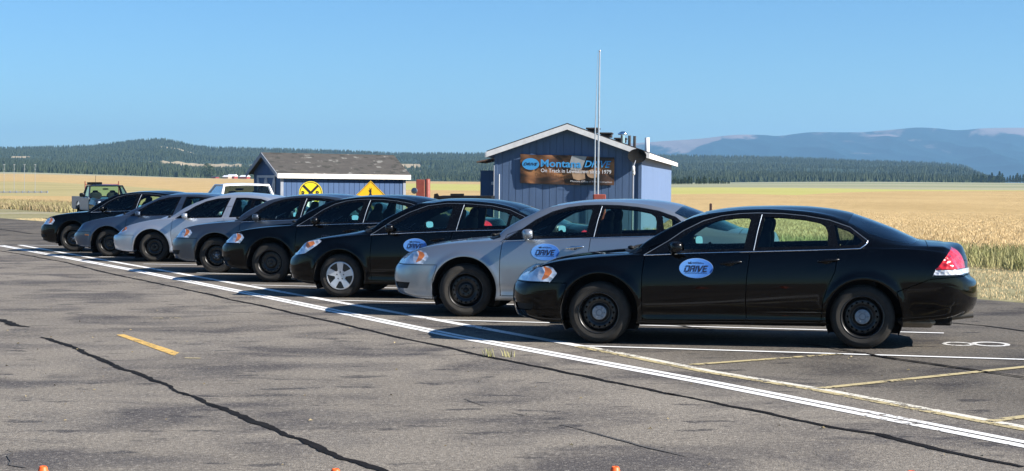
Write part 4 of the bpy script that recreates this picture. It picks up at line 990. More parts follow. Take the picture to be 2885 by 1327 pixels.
# ------------------------------------------------------------------ forested hills and mountains
SKY_L = [(-.36, 421), (-.307, 420), (-.25, 413), (-.235, 405), (-.222, 398), (-.212, 395), (-.20, 402), (-.19, 415), (-.17, 420), (-.14, 423), (-.10, 429), (-.06, 436), (0, 436), (.04, 434), (.08, 441), (.112, 442.5), (.15, 446), (.183, 450.5), (.21, 456.5), (.235, 459.5), (.255, 463), (.2705, 471), (.279, 488), (.288, 503), (.30, 514), (.36, 516)]
sky_l = pch(SKY_L); DR = 4600.
def hheight(x, y):
    ph = np.clip(x/y, -.36, .36); t = np.clip((y-DB)/(DR-DB), 0, 1)
    h0 = HC+(510-vbase(ph))/FPX*DB; h1 = HC+(510-np.minimum(sky_l(ph)+5, vbase(ph)+3))/FPX*DR
    e = t**1.25; wv = 9*np.sin(x/170+y/260)*np.sin(y/310+1.3)*np.sin(math.pi*t)*np.clip((h1-h0)/40, 0, 1)
    back = np.clip((y-DR)/1500, 0, 1)
    return h0+(h1-h0)*e+wv-back*back*(h1+10)
V, T = polar(DB, 6100, 90, -.45, .45, 300, hheight, False)
def yat(ph, v): # distance at which the hillside appears on pixel row v
    ys = np.linspace(DB, DR, 400); vv = 510+(HC-hheight(ph*ys, ys))*FPX/ys
    return float(ys[np.argmin(np.abs(vv-v))])
meadows = [(a, b_, yat((a+b_)/2, v1), yat((a+b_)/2, v0)) for a, b_, v0, v1 in ((-.216, -.155, 462, 474), (-.213, -.190, 417, 422), (-.15, -.138, 423, 427), (-.068, -.054, 465, 473), (-.063, -.052, 480, 484), (-.30, -.288, 440, 446), (-.26, -.254, 455, 459), (-.095, -.088, 470, 474))]
def mfield(V):
    ph = V[:, 0]/V[:, 1]; f = np.full(len(V), 9.)
    for a, b_, c, d in meadows:
        f = np.minimum(f, np.hypot((ph-(a+b_)/2)/((b_-a)/2), (V[:, 1]-(c+d)/2)/((d-c)/2))-1+.18*np.sin(ph*700)+.12*np.sin(V[:, 1]/60))
    return f
tm = TM(V, np.tile([0., 0, 1.], (len(V), 1)), np.zeros(len(V)), T); tm.cut(mfield(tm.V)); C, _ = tm.cen(); mk = mfield(C) < 0
for n, q, mm in (('hill_meadow', mk, 'meadow'), ('hills', ~mk, 'hill')):
    u, inv = np.unique(tm.T[q], return_inverse=True); tag(link(n, npmesh(n, tm.V[u], inv.reshape(-1, 3)), None, M[mm]), kind='structure')
def conifers(X, Y, Z, H, name, mat):
    n = len(X); k = 5; tiers = ((.06, .62, .30), (.36, 1.0, .19))
    Vs = []; Fs = []; base = 0
    for z0, z1_, rr in tiers:
        a = rng.uniform(0, 6.28, n)[:, None]+np.arange(k)*2*np.pi/k
        r = (H*rr*rng.uniform(.75, 1.2, n))[:, None]*rng.uniform(.75, 1.2, (n, k))
        P = np.zeros((n, k+1, 3)); P[:, :k, 0] = X[:, None]+np.cos(a)*r; P[:, :k, 1] = Y[:, None]+np.sin(a)*r; P[:, :k, 2] = (Z+H*z0)[:, None]
        P[:, k] = np.stack([X+rng.normal(0, .2, n), Y, Z+H*z1_], 1)
        i = np.arange(n)[:, None]*(k+1)+base; j = np.arange(k)
        F = np.stack([i+j, i+(j+1) % k, np.broadcast_to(i+k, (n, k))], -1).reshape(-1, 3)
        Vs.append(P.reshape(-1, 3)); Fs.append(F); base += n*(k+1)
    return tag(link(name, npmesh(name, np.concatenate(Vs), np.concatenate(Fs)), None, mat), kind='stuff')
M['forest'] = leafmat('pine_forest', (.015, .026, .011), (.034, .048, .020), .008, (.052, .066, .028))
n = 80000; ph = rng.uniform(-.335, .335, n); Y = DB+10+(DR+250-DB)*rng.uniform(0, 1, n)**.85; X = ph*Y
dens = np.sin(X/90+1)*np.sin(Y/140)+.6*np.sin(X/37)*np.sin(Y/61)+rng.normal(0, .55, n)
P3 = np.stack([X, Y, X*0], 1); ok = (mfield(P3) > .02) & (dens > -.55) & (sky_l(ph) < vbase(ph)-4)
X, Y = X[ok], Y[ok]; H = rng.uniform(4.5, 9.5, len(X))*(1+.28*np.sin(X/160+2)*np.sin(Y/210)); conifers(X, Y, hheight(X, Y)-.3, H, 'pine_forest', M['forest'])
# a dense front row and the knob on the skyline
n = 5200; ph = rng.uniform(-.335, .335, n); Y = rng.uniform(DR-60, DR+120, n); X = ph*Y
ok = sky_l(ph) < vbase(ph)-4; X, Y = X[ok], Y[ok]; conifers(X, Y, hheight(X, Y)-.3, rng.uniform(8, 15, len(X)), 'pine_forest', M['forest'])
MT = [(.02, 430), (.07, 404), (.087, 398), (.112, 390), (.138, 378.5), (.148, 379), (.159, 382), (.17, 376), (.181, 371.5), (.206, 372), (.222, 367), (.245, 358.5), (.255, 361), (.266, 366), (.283, 360.5), (.30, 359), (.33, 362), (.36, 360), (.45, 366)]
mt = pch(MT); DM0, DM1 = 9500., 13000.
def mheight(x, y):
    ph = np.clip(x/y, .02, .45); t = np.clip((y-DM0)/(DM1-DM0), 0, 1); h1 = HC+(510-mt(ph))/FPX*DM1
    q = x+y*.35
    rg = np.abs(np.sin(q/330+.6*np.sin(y/400)))*.55+np.abs(np.sin(q/141+1.1*np.sin(y/230)))*.25+np.abs(np.sin(q/63+2))*.12
    fade = np.clip((x/y-.0)/.06, 0, 1)
    back = np.clip((y-DM1)/2500, 0, 1)
    return (h1*(t**1.05)-rg*150*np.sin(math.pi*np.clip(t, 0, 1))**.8-6*(1-t)+(-back**2*200))*fade-3
V, T = polar(DM0, 15800, 170, .0, .5, 560, mheight, False)
me = npmesh('mountains', V, T, True); tag(link('mountains', me, None, M['mountain']), kind='structure')
b = MB(); b.box((-9500, DB*.5, -14), (9500, 17000, -12)); tag(b.build('far_plain', M['pasture']), kind='structure')

# single trees in front of the woods
def pine_meshes(seed, kind):
    r = random.Random(seed); cr = MB(); tk = MB()
    tk.tube([(0, 0, 0), (0, 0, .5), (.01, 0, .93)], [.03, .02, .006], 6)
    for i in range(9):
        tk.tube([(0, 0, .2+.07*i), (.16*math.cos(i*2.4)*(1-.09*i), .16*math.sin(i*2.4)*(1-.09*i), .22+.07*i)], [.008, .003], 4)
    N = 330
    for i in range(N):
        h = r.uniform(.10, 1.0)
        R0 = (.23*(1-h)**.8+.015) if kind == 'pine' else .36*math.sin(math.pi*min(1, max(0, (h-.05)/.98)))**.6
        R0 *= .7+.45*math.sin(h*31+seed)*.5+.3*r.random(); a = r.uniform(0, 6.28); rr = R0*r.uniform(.45, 1.1)
        c = Vector((math.cos(a)*rr, math.sin(a)*rr, h)); s = .035+.02*r.random()
        for _ in range(2):
            u = Vector((r.gauss(0, 1), r.gauss(0, 1), r.gauss(0, .6))).normalized()*s; v = Vector((r.gauss(0, 1), r.gauss(0, 1), r.gauss(0, .8))).normalized()*s
            cr.add([c-u, c+v, c+u, c-v*.6], [(0, 1, 2, 3)])
    return cr.mesh('crown'), tk.mesh('trunk')
TREES = {('pine', s): pine_meshes(s, 'pine') for s in (1, 2, 3)}; TREES['round', 1] = pine_meshes(5, 'round')
M['crown'] = leafmat('tree_crown', (.028, .050, .022), (.06, .09, .035), .6, (.09, .12, .05)); M['bark'] = simple('bark', (.10, .075, .055), .9)
def tree(kind, s, x, y, z, h, label, group, wide=1.0):
    t = empty('pine_tree' if kind == 'pine' else 'broadleaf_tree', (x, y, z), random.uniform(0, 6)); t.scale = (h*wide, h*wide, h)
    c, k = TREES[kind, s]; link('crown', c, t, M['crown']); link('trunk', k, t, M['bark'])
    return tag(t, label, 'tree', group)
_o1 = 'first second third fourth fifth sixth seventh eighth ninth tenth eleventh twelfth thirteenth fourteenth fifteenth sixteenth seventeenth eighteenth nineteenth'.split()
ORD = _o1+['twentieth']+['twenty-'+q for q in _o1[:9]]+['thirtieth']+['thirty-'+q for q in _o1[:9]]
ORD[0] = 'leftmost,'
for i in range(34): # shelter belt right of the big cabin
    u = 1893+i*4.9+random.uniform(-1.5, 1.5); y = 1000+random.uniform(-12, 12)
    if i in (12, 13, 21): continue
    p = at(u, 523.5, y); gz = float(theight(p.x, y)); tree('pine', 1+i % 3, p.x, y, gz, random.uniform(2.6, 5.0)*(.7 if i > 26 else 1), f'{ORD[i]} small dark tree from the left in the shelter belt beyond the cabin', 'shelter belt trees', 1.2)
for i in range(20):
    u = 2745+i*7.2+random.uniform(-2, 2); p = at(u, 514, 1950); gz = float(theight(p.x, 1950)); tree('pine', 1+i % 3, p.x, 1950, gz, random.uniform(6, 14), f'{ORD[i]} dark pine from the left in the row at the far right field edge', 'pines at the far right field edge', 1.3)
for u, h in ((583, 17), (596, 14), (524, 15)):
    y = 1900; p = at(u, 500, y); tree('round' if u > 540 else 'pine', 1, p.x, y, float(theight(p.x, y)), h, {583: 'taller rounded tree of the pair beside the distant farm', 596: 'rounded dark tree next to the distant farm sheds, right of its taller twin', 524: 'narrow dark pine standing alone left of the rounded pair by the distant farm'}[u], 'tree', 1.1)
# distant farm
M['red_wall'] = simple('red_boards', (.28, .05, .04), .7); M['tin'] = simple('tin_roof', (.75, .77, .8), .5); M['dark_roof'] = simple('dark_roof', (.03, .03, .035), .7); M['tanwall'] = simple('tan_wall', (.4, .3, .22), .8)
for i, (u, wd, h, wm, rm, lb) in enumerate(((607, 5, 2.6, 'red_wall', 'dark_roof', 'small red farm shed with dark roof at the left of the distant farm'), (640, 7, 3.6, 'tanwall', 'tin', 'distant farm barn with a bright tin roof'), (655, 9, 4.8, 'red_wall', 'tin', 'widest distant farm barn, red walls under a dark and white roof'), (690, 9, 4.2, 'red_wall', 'tin', 'distant red barn with pale roof just left of the blue shed'))):
    y = 1850+i*8; p = at(u, 500, y); z = float(theight(p.x, y)); t = empty('farm_building', (p.x, y, z), R(-20)); tag(t, lb, 'barn')
    b = MB(); b.box((-wd/2, -4, 0), (wd/2, 4, h*.55)); b.build('wall', M[wm], t)
    b = MB(); b.prism([(-wd/2-.4, -4.6, h*.55), (-wd/2-.4, 4.6, h*.55), (-wd/2-.4, 0, h)], (wd+.8, 0, 0)); b.build('roof', M[rm], t)

# ------------------------------------------------------------------ gabled cabin with the banner
LEAN = R(.55)
def siding(name, c, line):
    m = NB(name); nz = m.noise(1.3, m.co('Object', (4, 4, .6)), 6, .6)
    m.set(Base__Color=m.ramp(nz, [(.3, tuple(x*.86 for x in c)), (.7, tuple(min(1, x*1.1) for x in c))]), Roughness=.75); m.bump(m.noise(30, m.co('Object', (6, 6, .7)), 4, .6), .25, .01)
    return m.m
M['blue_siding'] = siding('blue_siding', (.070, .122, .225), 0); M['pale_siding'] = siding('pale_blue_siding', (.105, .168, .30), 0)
M['shed_blue'] = siding('shed_blue', (.038, .086, .19), 0); M['white_trim'] = simple('white_trim', (.70, .69, .68), .6); M['shingle_dark'] = simple('dark_shingle', (.03, .028, .028), .9)
M['grey_trim'] = simple('grey_trim', (.22, .24, .28), .7)
def planks(b, x0, x1, zb, ztop, step=.2, y=0.0, gw=.014, gd=.016):
    """grooved boarding in the x-z plane facing -y; ztop(x)"""
    xs = [x0]; x = x0+step
    while x < x1-.03: xs += [x-gw/2, x+gw/2]; x += step
    xs.append(x1)
    for i in range(len(xs)-1):
        groove = i % 2 == 1; yy = y+(gd if groove else 0); a, c = xs[i], xs[i+1]
        b.add([(a, yy, zb), (c, yy, zb), (c, yy, ztop(c)), (a, yy, ztop(a))], [(0, 1, 2, 3)])
        if groove:
            for e in (a, c): b.add([(e, y, zb), (e, yy, zb), (e, yy, ztop(e)), (e, y, ztop(e))], [(0, 1, 2, 3)])
YB = 50.0; pL = at(1394, 510, YB); ang = R(-7.4)
cab = empty('gabled_cabin', (pL.x, YB+.3, 0), ang); cab.rotation_euler = (0, LEAN, ang)
tag(cab, 'long blue boarded cabin with white edged gable and a banner on its end wall', 'cabin')
Wc, Lc, ZE, ZA = 4.36, 27.0, 2.66, 3.42
tp = lambda x: ZE+(ZA-ZE)*(1-abs(x-Wc/2)/(Wc/2))-.03
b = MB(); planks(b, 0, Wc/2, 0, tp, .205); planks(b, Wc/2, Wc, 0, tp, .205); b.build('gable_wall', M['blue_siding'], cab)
b = MB()
for (x, s) in ((Wc, 1), (0, -1)):
    c = MB(); planks(c, 0, Lc, 0, lambda q: ZE-.02, .41); b.add([(x-s*v[1], v[0], v[2]) for v in c.v], c.f)
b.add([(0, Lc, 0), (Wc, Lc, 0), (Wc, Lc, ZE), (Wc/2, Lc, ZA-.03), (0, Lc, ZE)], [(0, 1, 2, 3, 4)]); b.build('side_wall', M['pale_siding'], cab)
b = MB(); ov = .24; sl_ = (ZA-ZE)/(Wc/2); th_ = .05
for s in (-1, 1):
    e = Wc/2+ov; zz = ZA-sl_*e; X = lambda q: Wc/2+s*q
    b.prism([(X(0), -.25, ZA+.02), (X(e), -.25, zz+.02), (X(e), -.25, zz+.02+th_), (X(0), -.25, ZA+.02+th_)], (0, Lc+.5, 0))
b.build('roof', M['shingle_dark'], cab)
b = MB()
for s in (-1, 1):
    e = Wc/2+ov; zz = ZA-sl_*e; X = lambda q: Wc/2+s*q
    b.prism([(X(0), -.285, ZA+.035), (X(e+.01), -.285, zz+.035), (X(e+.01), -.285, zz-.125), (X(0), -.285, ZA-.125)], (0, .032, 0))
    b.box((X(e+.012) if s > 0 else X(e+.042), -.28, zz-.125), (X(e+.042) if s > 0 else X(e+.012), Lc+.2, zz+.03))
b.build('fascia', M['white_trim'], cab)
b = MB()
for s in (-1, 1):
    e = Wc/2+ov; zz = ZA-sl_*e; X = lambda q: Wc/2+s*q
    b.prism([(X(0), -.25, ZA+.0), (X(e), -.25, zz+.0), (X(e), -.25, zz-.01), (X(0), -.25, ZA-.01)], (0, .25, 0))
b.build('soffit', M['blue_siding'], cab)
b = MB(); b.box((-.03, -.03, 0), (.06, 0, ZE-.05)); b.box((Wc-.06, -.03, 0), (Wc+.035, 0.06, ZE-.05)); b.build('corner_board', M['blue_siding'], cab)
b = MB(); b.box((-.045, -.035, 0), (-.03, .02, ZE-.45)); b.tube([(.12, -.03, 0), (.12, -.03, 1.95)], .012, 6); b.build('conduit', M['white_trim'], cab)
rz_ = lambda x: ZA-sl_*abs(x-Wc/2)+.07
def on_roof(name, mb, mat, label=None): return mb.build(name, mat, cab)
for i, (x, y) in enumerate(((2.85, 1.2), (3.15, 2.6), (3.50, 4.2), (3.35, 6.5))):
    b = MB(); z = rz_(x); b.box((x-.17, y-.2, z-.02), (x+.17, y+.2, z+.08), .02); b.box((x-.22, y-.25, z+.08), (x+.2, y+.25, z+.14), .02); b.build('roof_vent', M['shingle_dark'], cab)
b = MB(); x, y = 3.62, 3.2; z = rz_(x); b.lathe([(.07, z-.03), (.07, z+.24)], 16, o=(x, y, 0)); b.lathe([(.15, z+.25), (.16, z+.30), (.05, z+.36), (0.001, z+.36)], 16, o=(x, y, 0)); b.build('chimney_cap', M['chrome'], cab)
for x, y, h, mm in ((3.88, 2.4, .30, 'shingle_dark'), (4.05, 2.2, .34, 'shingle_dark'), (4.50, 1.0, .42, 'white_trim')):
    z = rz_(x); b = MB(); b.lathe([(.045 if mm != 'white_trim' else .07, z-.05), (.045 if mm != 'white_trim' else .07, z+h), (.001, z+h)], 14, o=(x, y, 0)); b.build('vent_pipe', M[mm], cab)
# lean-to on its left with a small awning
b = MB(); an = empty('lean_to', (0, 0, 0)); bL = at(1352, 510, 53.5)
an.location = (bL.x, 53.5, 0); an.rotation_euler = (0, LEAN, ang); tag(an, 'narrow blue lean-to with a brown awning, left of the gabled cabin', 'lean-to')
b.box((0, 0, 0), (.62, 3.0, 2.08)); b.build('wall', M['blue_siding'], an)
b = MB(); b.prism([(-.02, -.7, 2.32), (.62, -.7, 2.46), (.62, -.7, 2.50), (-.02, -.7, 2.36)], (0, 2.2, 0)); b.build('awning', simple('brown_canvas', (.16, .10, .07), .8), an)
b = MB(); b.box((.36, -.03, 1.62), (.50, 0, 1.72), .01); b.build('wall_lamp', M['white_trim'], an)
# banner
def banner_mat():
    m = NB('banner_print'); n1 = m.noise(1.1, m.co('Object', (1.1, 1, 2.4)), 2.5, .5, .5)
    m.set(Base__Color=m.ramp(n1, [(.34, (.012, .008, .006)), (.46, (.06, .028, .014)), (.56, (.20, .085, .032)), (.66, (.32, .15, .06)), (.78, (.10, .05, .025))]), Roughness=.5); return m.m
ban = empty('banner', (0, 0, 0)); tag(ban, 'brown and orange printed banner with large blue lettering on the cabin wall', 'banner')
bm_ = cab.matrix_basis.copy(); ban.matrix_world = bm_ @ Matrix.Translation((0, 0, 0))
bx0, bx1 = .76, 3.58; sg_ = lambda t: .035*math.sin(math.pi*t)
n = 40; vs = []
for i in range(n+1):
    t = i/n; x = bx0+(bx1-bx0)*t; zt = 2.56-.075*t-.012*math.sin(t*9); zb_ = 1.695-.045*t-.02*math.sin(math.pi*t)
    for j in range(7):
        k = j/6; vs.append((x, -.055-.018*math.sin(t*23+k*2)-.012*math.sin(t*11), zb_+(zt-zb_)*k))
b = MB(); b.add(vs, [(i*7+j, (i+1)*7+j, (i+1)*7+j+1, i*7+j+1) for i in range(n) for j in range(6)], True)
b.build('sheet', banner_mat(), ban)
def by(x, z, o=.012): return -.055-.03-o
tiltz = lambda x, z: z-(x-bx0)*.016
def flat(name, polys, mat, o=.012):
    b = MB()
    for p in polys: b.add([(x, by(x, z, o), tiltz(x, z)) for x, z in p], [tuple(range(len(p)))])
    return b.build(name, mat, ban)
circ = lambda cx, cz, rx, rz, n=28: [(cx+rx*math.cos(2*math.pi*k/n), cz+rz*math.sin(2*math.pi*k/n)) for k in range(n)]
flat('printed_picture', [[(2.31, 2.545), (2.76, 2.53), (2.60, 2.12), (2.28, 2.12), (2.24, 2.30)]], simple('grey_print', (.30, .31, .31), .5), .006)
flat('printed_picture', [[(2.30, 2.09), (2.70, 2.12), (2.72, 1.86), (2.52, 1.81), (2.36, 1.86)], circ(2.95, 2.02, .19, .13)], simple('tan_print', (.40, .26, .16), .5, var=.3), .007)
M['ban_blue'] = simple('banner_blue', (.05, .30, .62), .5, var=.05); M['ban_white'] = simple('banner_white', (.62, .62, .64), .5, var=.05)
flat('logo_oval', [circ(1.075, 2.265, .26, .175)], M['ban_blue'], .010)
def btext(name, s, w_, h_, cx, cz, mat, shear=0, offset=.0, tilt=0):
    vs, fs = text_mesh(s, shear=shear, offset=offset); xy = fit(vs, w_, h_, (cx, cz)); b = MB()
    b.add([(x, by(x, z, .016), tiltz(x, z)) for x, z in xy], fs); return b.build(name, mat, ban)
btext('lettering', 'DRIVE', .43, .085, 1.075, 2.265, M['sign_ink'], .35, .02)
btext('lettering', 'Montana', 1.22, .225, 1.99, 2.30, M['ban_blue'], 0, .02); btext('lettering', 'DRIVE', .80, .205, 3.09, 2.31, M['ban_blue'], .30, .02)
btext('lettering', 'On Track in Lewistown since 1979', 2.11, .115, 2.44, 2.085, M['ban_white'], 0, .012)
btext('lettering', 'Montana Office of Public Instruction', 1.24, .052, 2.90, 1.785, M['ban_white'], 0, .0)
# satellite dish on a post at the wall corner
dsh = empty('satellite_dish', (0, 0, 0)); dsh.matrix_world = bm_ @ Matrix.Translation((4.14, -.42, 0)); tag(dsh, 'dark oval satellite dish on a post at the right corner of the cabin', 'satellite dish')
b = MB(); Md = Matrix.Rotation(R(4), 3, 'Z') @ Matrix.Rotation(R(-6), 3, 'X')
vs = []; rr = 7; n = 28
for i in range(rr+1):
    q = i/rr
    for k in range(n):
        t = 2*math.pi*k/n; v = Md @ Vector((.275*q*math.cos(t), .06*(1-q*q), .215*q*math.sin(t))); vs.append((v.x+.14, v.y-.05, v.z+2.52))
b.add(vs, [(i*n+k, i*n+(k+1) % n, (i+1)*n+(k+1) % n, (i+1)*n+k) for i in range(rr) for k in range(n)], True); b.build('reflector', simple('dish_grey', (.018, .018, .018), .9, spec=.0), dsh)
b = MB(); b.tube([(.10, 0, 2.40), (.03, -.30, 2.15)], .014, 8); b.tube([(.02, .02, 0), (.02, .02, 2.35)], .028, 10); b.tube([(.02, .02, 2.33), (.12, .02, 2.45)], .022, 8); b.build('arm', M['grey_trim'], dsh)
b = MB(); b.ellipsoid((.05, -.32, 2.14), (.045, .07, .09), 3); b.ellipsoid((.06, -.30, 2.02), (.04, .05, .07), 3); b.build('receiver', M['white_trim'], dsh)

# ------------------------------------------------------------------ small shed
def roof_shingles():
    m = NB('patchy_shingles'); br = m.n('ShaderNodeTexBrick', Vector=m.co('UV'), Scale=1.0)
    br.inputs['Color1'].default_value = (.0, .0, .0, 1); br.inputs['Color2'].default_value = (1, 1, 1, 1); br.inputs['Mortar'].default_value = (.5, .5, .5, 1)
    br.inputs['Mortar Size'].default_value = .0; br.inputs['Brick Width'].default_value = .20; br.inputs['Row Height'].default_value = .09; br.offset = .37
    nz = m.noise(9, m.co('UV'), 3, .6)
    k = m.math('ADD', m.math('MULTIPLY', br.outputs[0], .7), m.math('MULTIPLY', nz, .3))
    m.set(Base__Color=m.ramp(k, [(.10, (.030, .031, .028)), (.22, (.050, .047, .044)), (.5, (.056, .053, .049)), (.74, (.064, .060, .055)), (.82, (.15, .15, .14))], 'CONSTANT'), Roughness=.95)
    m.bump(br.outputs[1], .4, .02); return m.m
shd = empty('blue_shed', (0, 0, 0)); C1 = at(790, 510, 58); AS = R(33)
shd.location = (C1.x, 58, -.0); shd.rotation_euler = (0, LEAN, AS); tag(shd, 'small blue shed with patchy brown shingle roof and cross braced door', 'shed')
Ws, Ls, ES, AP = 2.26, 4.95, 2.06, 2.70
b = MB(); planks(b, 0, Ls, 0, lambda x: ES, .205); b.box((0, Ws-.02, 0), (Ls, Ws, ES)); b.build('wall', M['shed_blue'], shd)
c = MB(); tpz = lambda q: ES+(AP-ES)*(1-abs(q-Ws/2)/(Ws/2)); planks(c, 0, Ws/2, 0, tpz, .2); planks(c, Ws/2, Ws, 0, tpz, .2)
b = MB(); b.add([(v[1], v[0], v[2]) for v in c.v], c.f); b.build('gable_wall', M['shed_blue'], shd); b = MB(); b.add([(Ls-v[1], v[0], v[2]) for v in c.v], c.f); b.build('gable_wall', M['shed_blue'], shd)
me_v = []; sl2 = (AP-ES)/(Ws/2); o_ = .22
b = MB(); uvs = []
for s in (-1, 1):
    e = Ws/2+.16; ze = AP-sl2*e+.05; Yq = lambda q: Ws/2+s*q
    b.prism([(-o_, Yq(0), AP+.05), (-o_, Yq(e), ze), (-o_, Yq(e), ze-.04), (-o_, Yq(0), AP+.01)], (Ls+2*o_-.08, 0, 0))
o = b.build('roof', roof_shingles(), shd)
uv = o.data.uv_layers.new(name='UV')
for lp in o.data.loops:
    v = o.data.vertices[lp.vertex_index].co; uv.data[lp.index].uv = (v.x, abs(v.y-Ws/2)*1.15)
b = MB(); e = Ws/2+.16; ze = AP-sl2*e; b.box((-o_+.01, Ws/2-e-.03, ze-.13), (Ls+o_-.09, Ws/2-e-.001, ze+.035)); b.build('fascia', simple('cream_board', (.72, .68, .62), .6), shd)
b = MB()
for s in (-1, 1):
    e = Ws/2+.15; zz = AP-sl2*e; Yq = lambda q: Ws/2+s*q
    b.prism([(-o_-.03, Yq(0), AP+.045), (-o_-.03, Yq(e), zz+.045), (-o_-.03, Yq(e), zz-.10), (-o_-.03, Yq(0), AP-.10)], (.028, 0, 0))
b.build('rake_board', M['grey_trim'], shd)
for q in (-.02, Ls-.10): b = MB(); b.box((q, -.025, 0), (q+.11, 0, ES-.1)); b.build('corner_board', M['grey_trim'], shd)
dr = MB(); dr.box((-.03, .42, .1), (-.005, 1.86, 1.95)); do = dr.build('door', M['shed_blue'], shd)
b = MB()
def bar(y0, z0, y1, z1, w_=.085):
    d = Vector((0, y1-y0, z1-z0)).normalized(); n_ = Vector((0, -d.z, d.y))*w_/2
    b.prism([(-.055, y0+n_.y, z0+n_.z), (-.055, y1+n_.y, z1+n_.z), (-.055, y1-n_.y, z1-n_.z), (-.055, y0-n_.y, z0-n_.z)], (.024, 0, 0))
for a in ((.40, 1.90, 1.88, 1.90), (.44, .1, .44, 1.86), (1.84, .1, 1.84, 1.86), (1.14, .1, 1.14, 1.86), (.48, 1.82, 1.10, .2), (.48, .2, 1.10, 1.82), (1.18, 1.82, 1.80, .2), (1.18, .2, 1.80, 1.82)): bar(*a)
b.build('door_brace', simple('pale_trim', (.36, .38, .42), .7), do)
b = MB(); b.box((-.02, Ws/2-.13, 2.34), (-.005, Ws/2+.13, 2.46)); b.build('vent', M['grey_trim'], shd)

# ------------------------------------------------------------------ road signs in front of the shed
M['sign_yellow'] = simple('sign_yellow', (.80, .62, .015), .45, var=.05); M['sign_amber'] = simple('sign_amber', (.80, .46, .01), .45, var=.05)
def sign(name, u, v, Y, kind, label):
    p = at(u, v, Y); s = empty(name, (p.x, Y, 0), math.atan2(-p.x, Y)*.5+R(3)); tag(s, label, 'road sign'); z = p.z
    b = MB(); b.box((-.03, .012, 0), (.03, .05, z+.30)); b.build('post', M['grey_trim'], s)
    def disc(r, y, n, rot=0): return [(r*math.cos(2*math.pi*k/n+rot), y, z+r*math.sin(2*math.pi*k/n+rot)) for k in range(n)]
    def quad(b, x0, z0, x1, z1, w_, y=-.006):
        d = Vector((x1-x0, z1-z0)).normalized(); n_ = Vector((-d.y, d.x))*w_/2
        b.add([(x0+n_.x, y, z+z0+n_.y), (x1+n_.x, y, z+z1+n_.y), (x1-n_.x, y, z+z1-n_.y), (x0-n_.x, y, z+z0-n_.y)], [(0, 1, 2, 3)])
    if kind == 'rr':
        r = .385; b = MB(); b.prism(disc(r, 0, 48)[::-1], (0, .008, 0)); b.build('plate', M['sign_yellow'], s); b = MB()
        for k in range(48):
            a0_, a1_ = 2*math.pi*k/48, 2*math.pi*(k+1)/48
            b.add([(q*math.cos(a), -.005, z+q*math.sin(a)) for q, a in ((r*.93, a0_), (r*.93, a1_), (r*.885, a1_), (r*.885, a0_))], [(0, 1, 2, 3)])
        h = r*.63; quad(b, -h, h, h, -h, .075); quad(b, -h, -h, h, h, .075, -.0075)
        for sx in (-1, 1):
            vs, fs = text_mesh('R', offset=.03); b.add([(x, -.007, z+y) for x, y in fit(vs, .13, .17, (sx*.235, -.02))], fs)
        b.build('marking', M['sign_ink'], s)
    else:
        r = .535; b = MB(); b.prism(disc(r, 0, 4)[::-1], (0, .008, 0)); b.build('plate', M['sign_amber'], s); b = MB()
        for k in range(4):
            a0_, a1_ = math.pi/2*k, math.pi/2*(k+1)
            b.add([(q*math.cos(a), -.005, z+q*math.sin(a)) for q, a in ((r*.95, a0_), (r*.95, a1_), (r*.92, a1_), (r*.92, a0_))], [(0, 1, 2, 3)])
        deer = [(-.14, -.20), (-.10, -.10), (-.17, -.02), (-.13, .0), (-.06, -.03), (-.07, .05), (-.03, .14), (-.055, .19), (-.075, .21), (-.06, .235), (-.02, .225), (-.045, .30), (-.025, .30), (-.005, .25), (.02, .31), (.035, .30), (.02, .235), (.03, .20), (.02, .12), (.06, .02), (.16, -.08), (.20, -.06), (.22, -.16), (.18, -.14), (.12, -.26), (.10, -.26), (.10, -.14), (.02, -.10), (-.04, -.10), (-.11, -.20)]
        b.add([(x*.95, -.006, z+zz*.95) for x, zz in deer], [tuple(range(len(deer)))]); b.build('marking', M['sign_ink'], s)
sign('crossing_sign', 875.5, 543.5, 55, 'rr', 'round yellow railroad crossing sign with black X in front of the blue shed')
sign('deer_sign', 1044.5, 554.5, 55, 'deer', 'amber diamond sign with a leaping deer in front of the blue shed')
# rust red posts with the meter, flagpole, short post, mast row
M['rust'] = simple('rust_red_paint', (.22, .045, .03), .6, var=.25)
def zpost(name, u0, u1, v, Y, label, cat, mat, round_=False, extra=None):
    a = at(u0, v, Y); c = at(u1, v, Y); w_ = c.x-a.x; t = empty(name, ((a.x+c.x)/2, Y, 0)); tag(t, label, cat); b = MB()
    if round_: b.lathe([(w_/2, 0), (w_/2, a.z-.02), (w_/2-.02, a.z), (.001, a.z)], 20)
    else: b.box((-w_/2, -w_/2, 0), (w_/2, w_/2, a.z), .01)
    b.build('post', mat, t); return t, w_, a.z
t, w_, zt = zpost('meter_post', 1173, 1196, 506, 48, 'square rust red post carrying a round meter, left of the round red bollard', 'post', M['rust'])
b = MB(); b.lathe([(.09, -.02), (.09, -.10), (.07, -.12), (.001, -.12)], 18, 'y', (-w_/2-.05, -.08, zt-.32)); b.build('meter', M['hubcap'], t)
zpost('red_bollard', 1197, 1212, 504, 47.6, 'round rust red bollard just right of the post with the meter', 'bollard', M['rust'], True)
t, w_, zt = zpost('dark_post', 1999, 2006, 573, 30, 'short dark brown post sticking up behind the roof of the nearest car', 'post', simple('dark_brown', (.05, .02, .015), .7))
fp = at(1686, 600, 46); fl = empty('flagpole', (fp.x, 46, 0)); fl.rotation_euler = (0, R(.62), 0); tag(fl, 'tall bare metal flagpole standing in front of the cabin banner', 'flagpole')
M['galv'] = simple('galvanised', (.50, .51, .53), .35, .7, .1)
b = MB(); b.tube([(-.03, 0, 0), (-.03, 0, 2.5), (-.03, 0, 5.28)], [.027, .025, .021], 12); b.build('pole', M['galv'], fl)
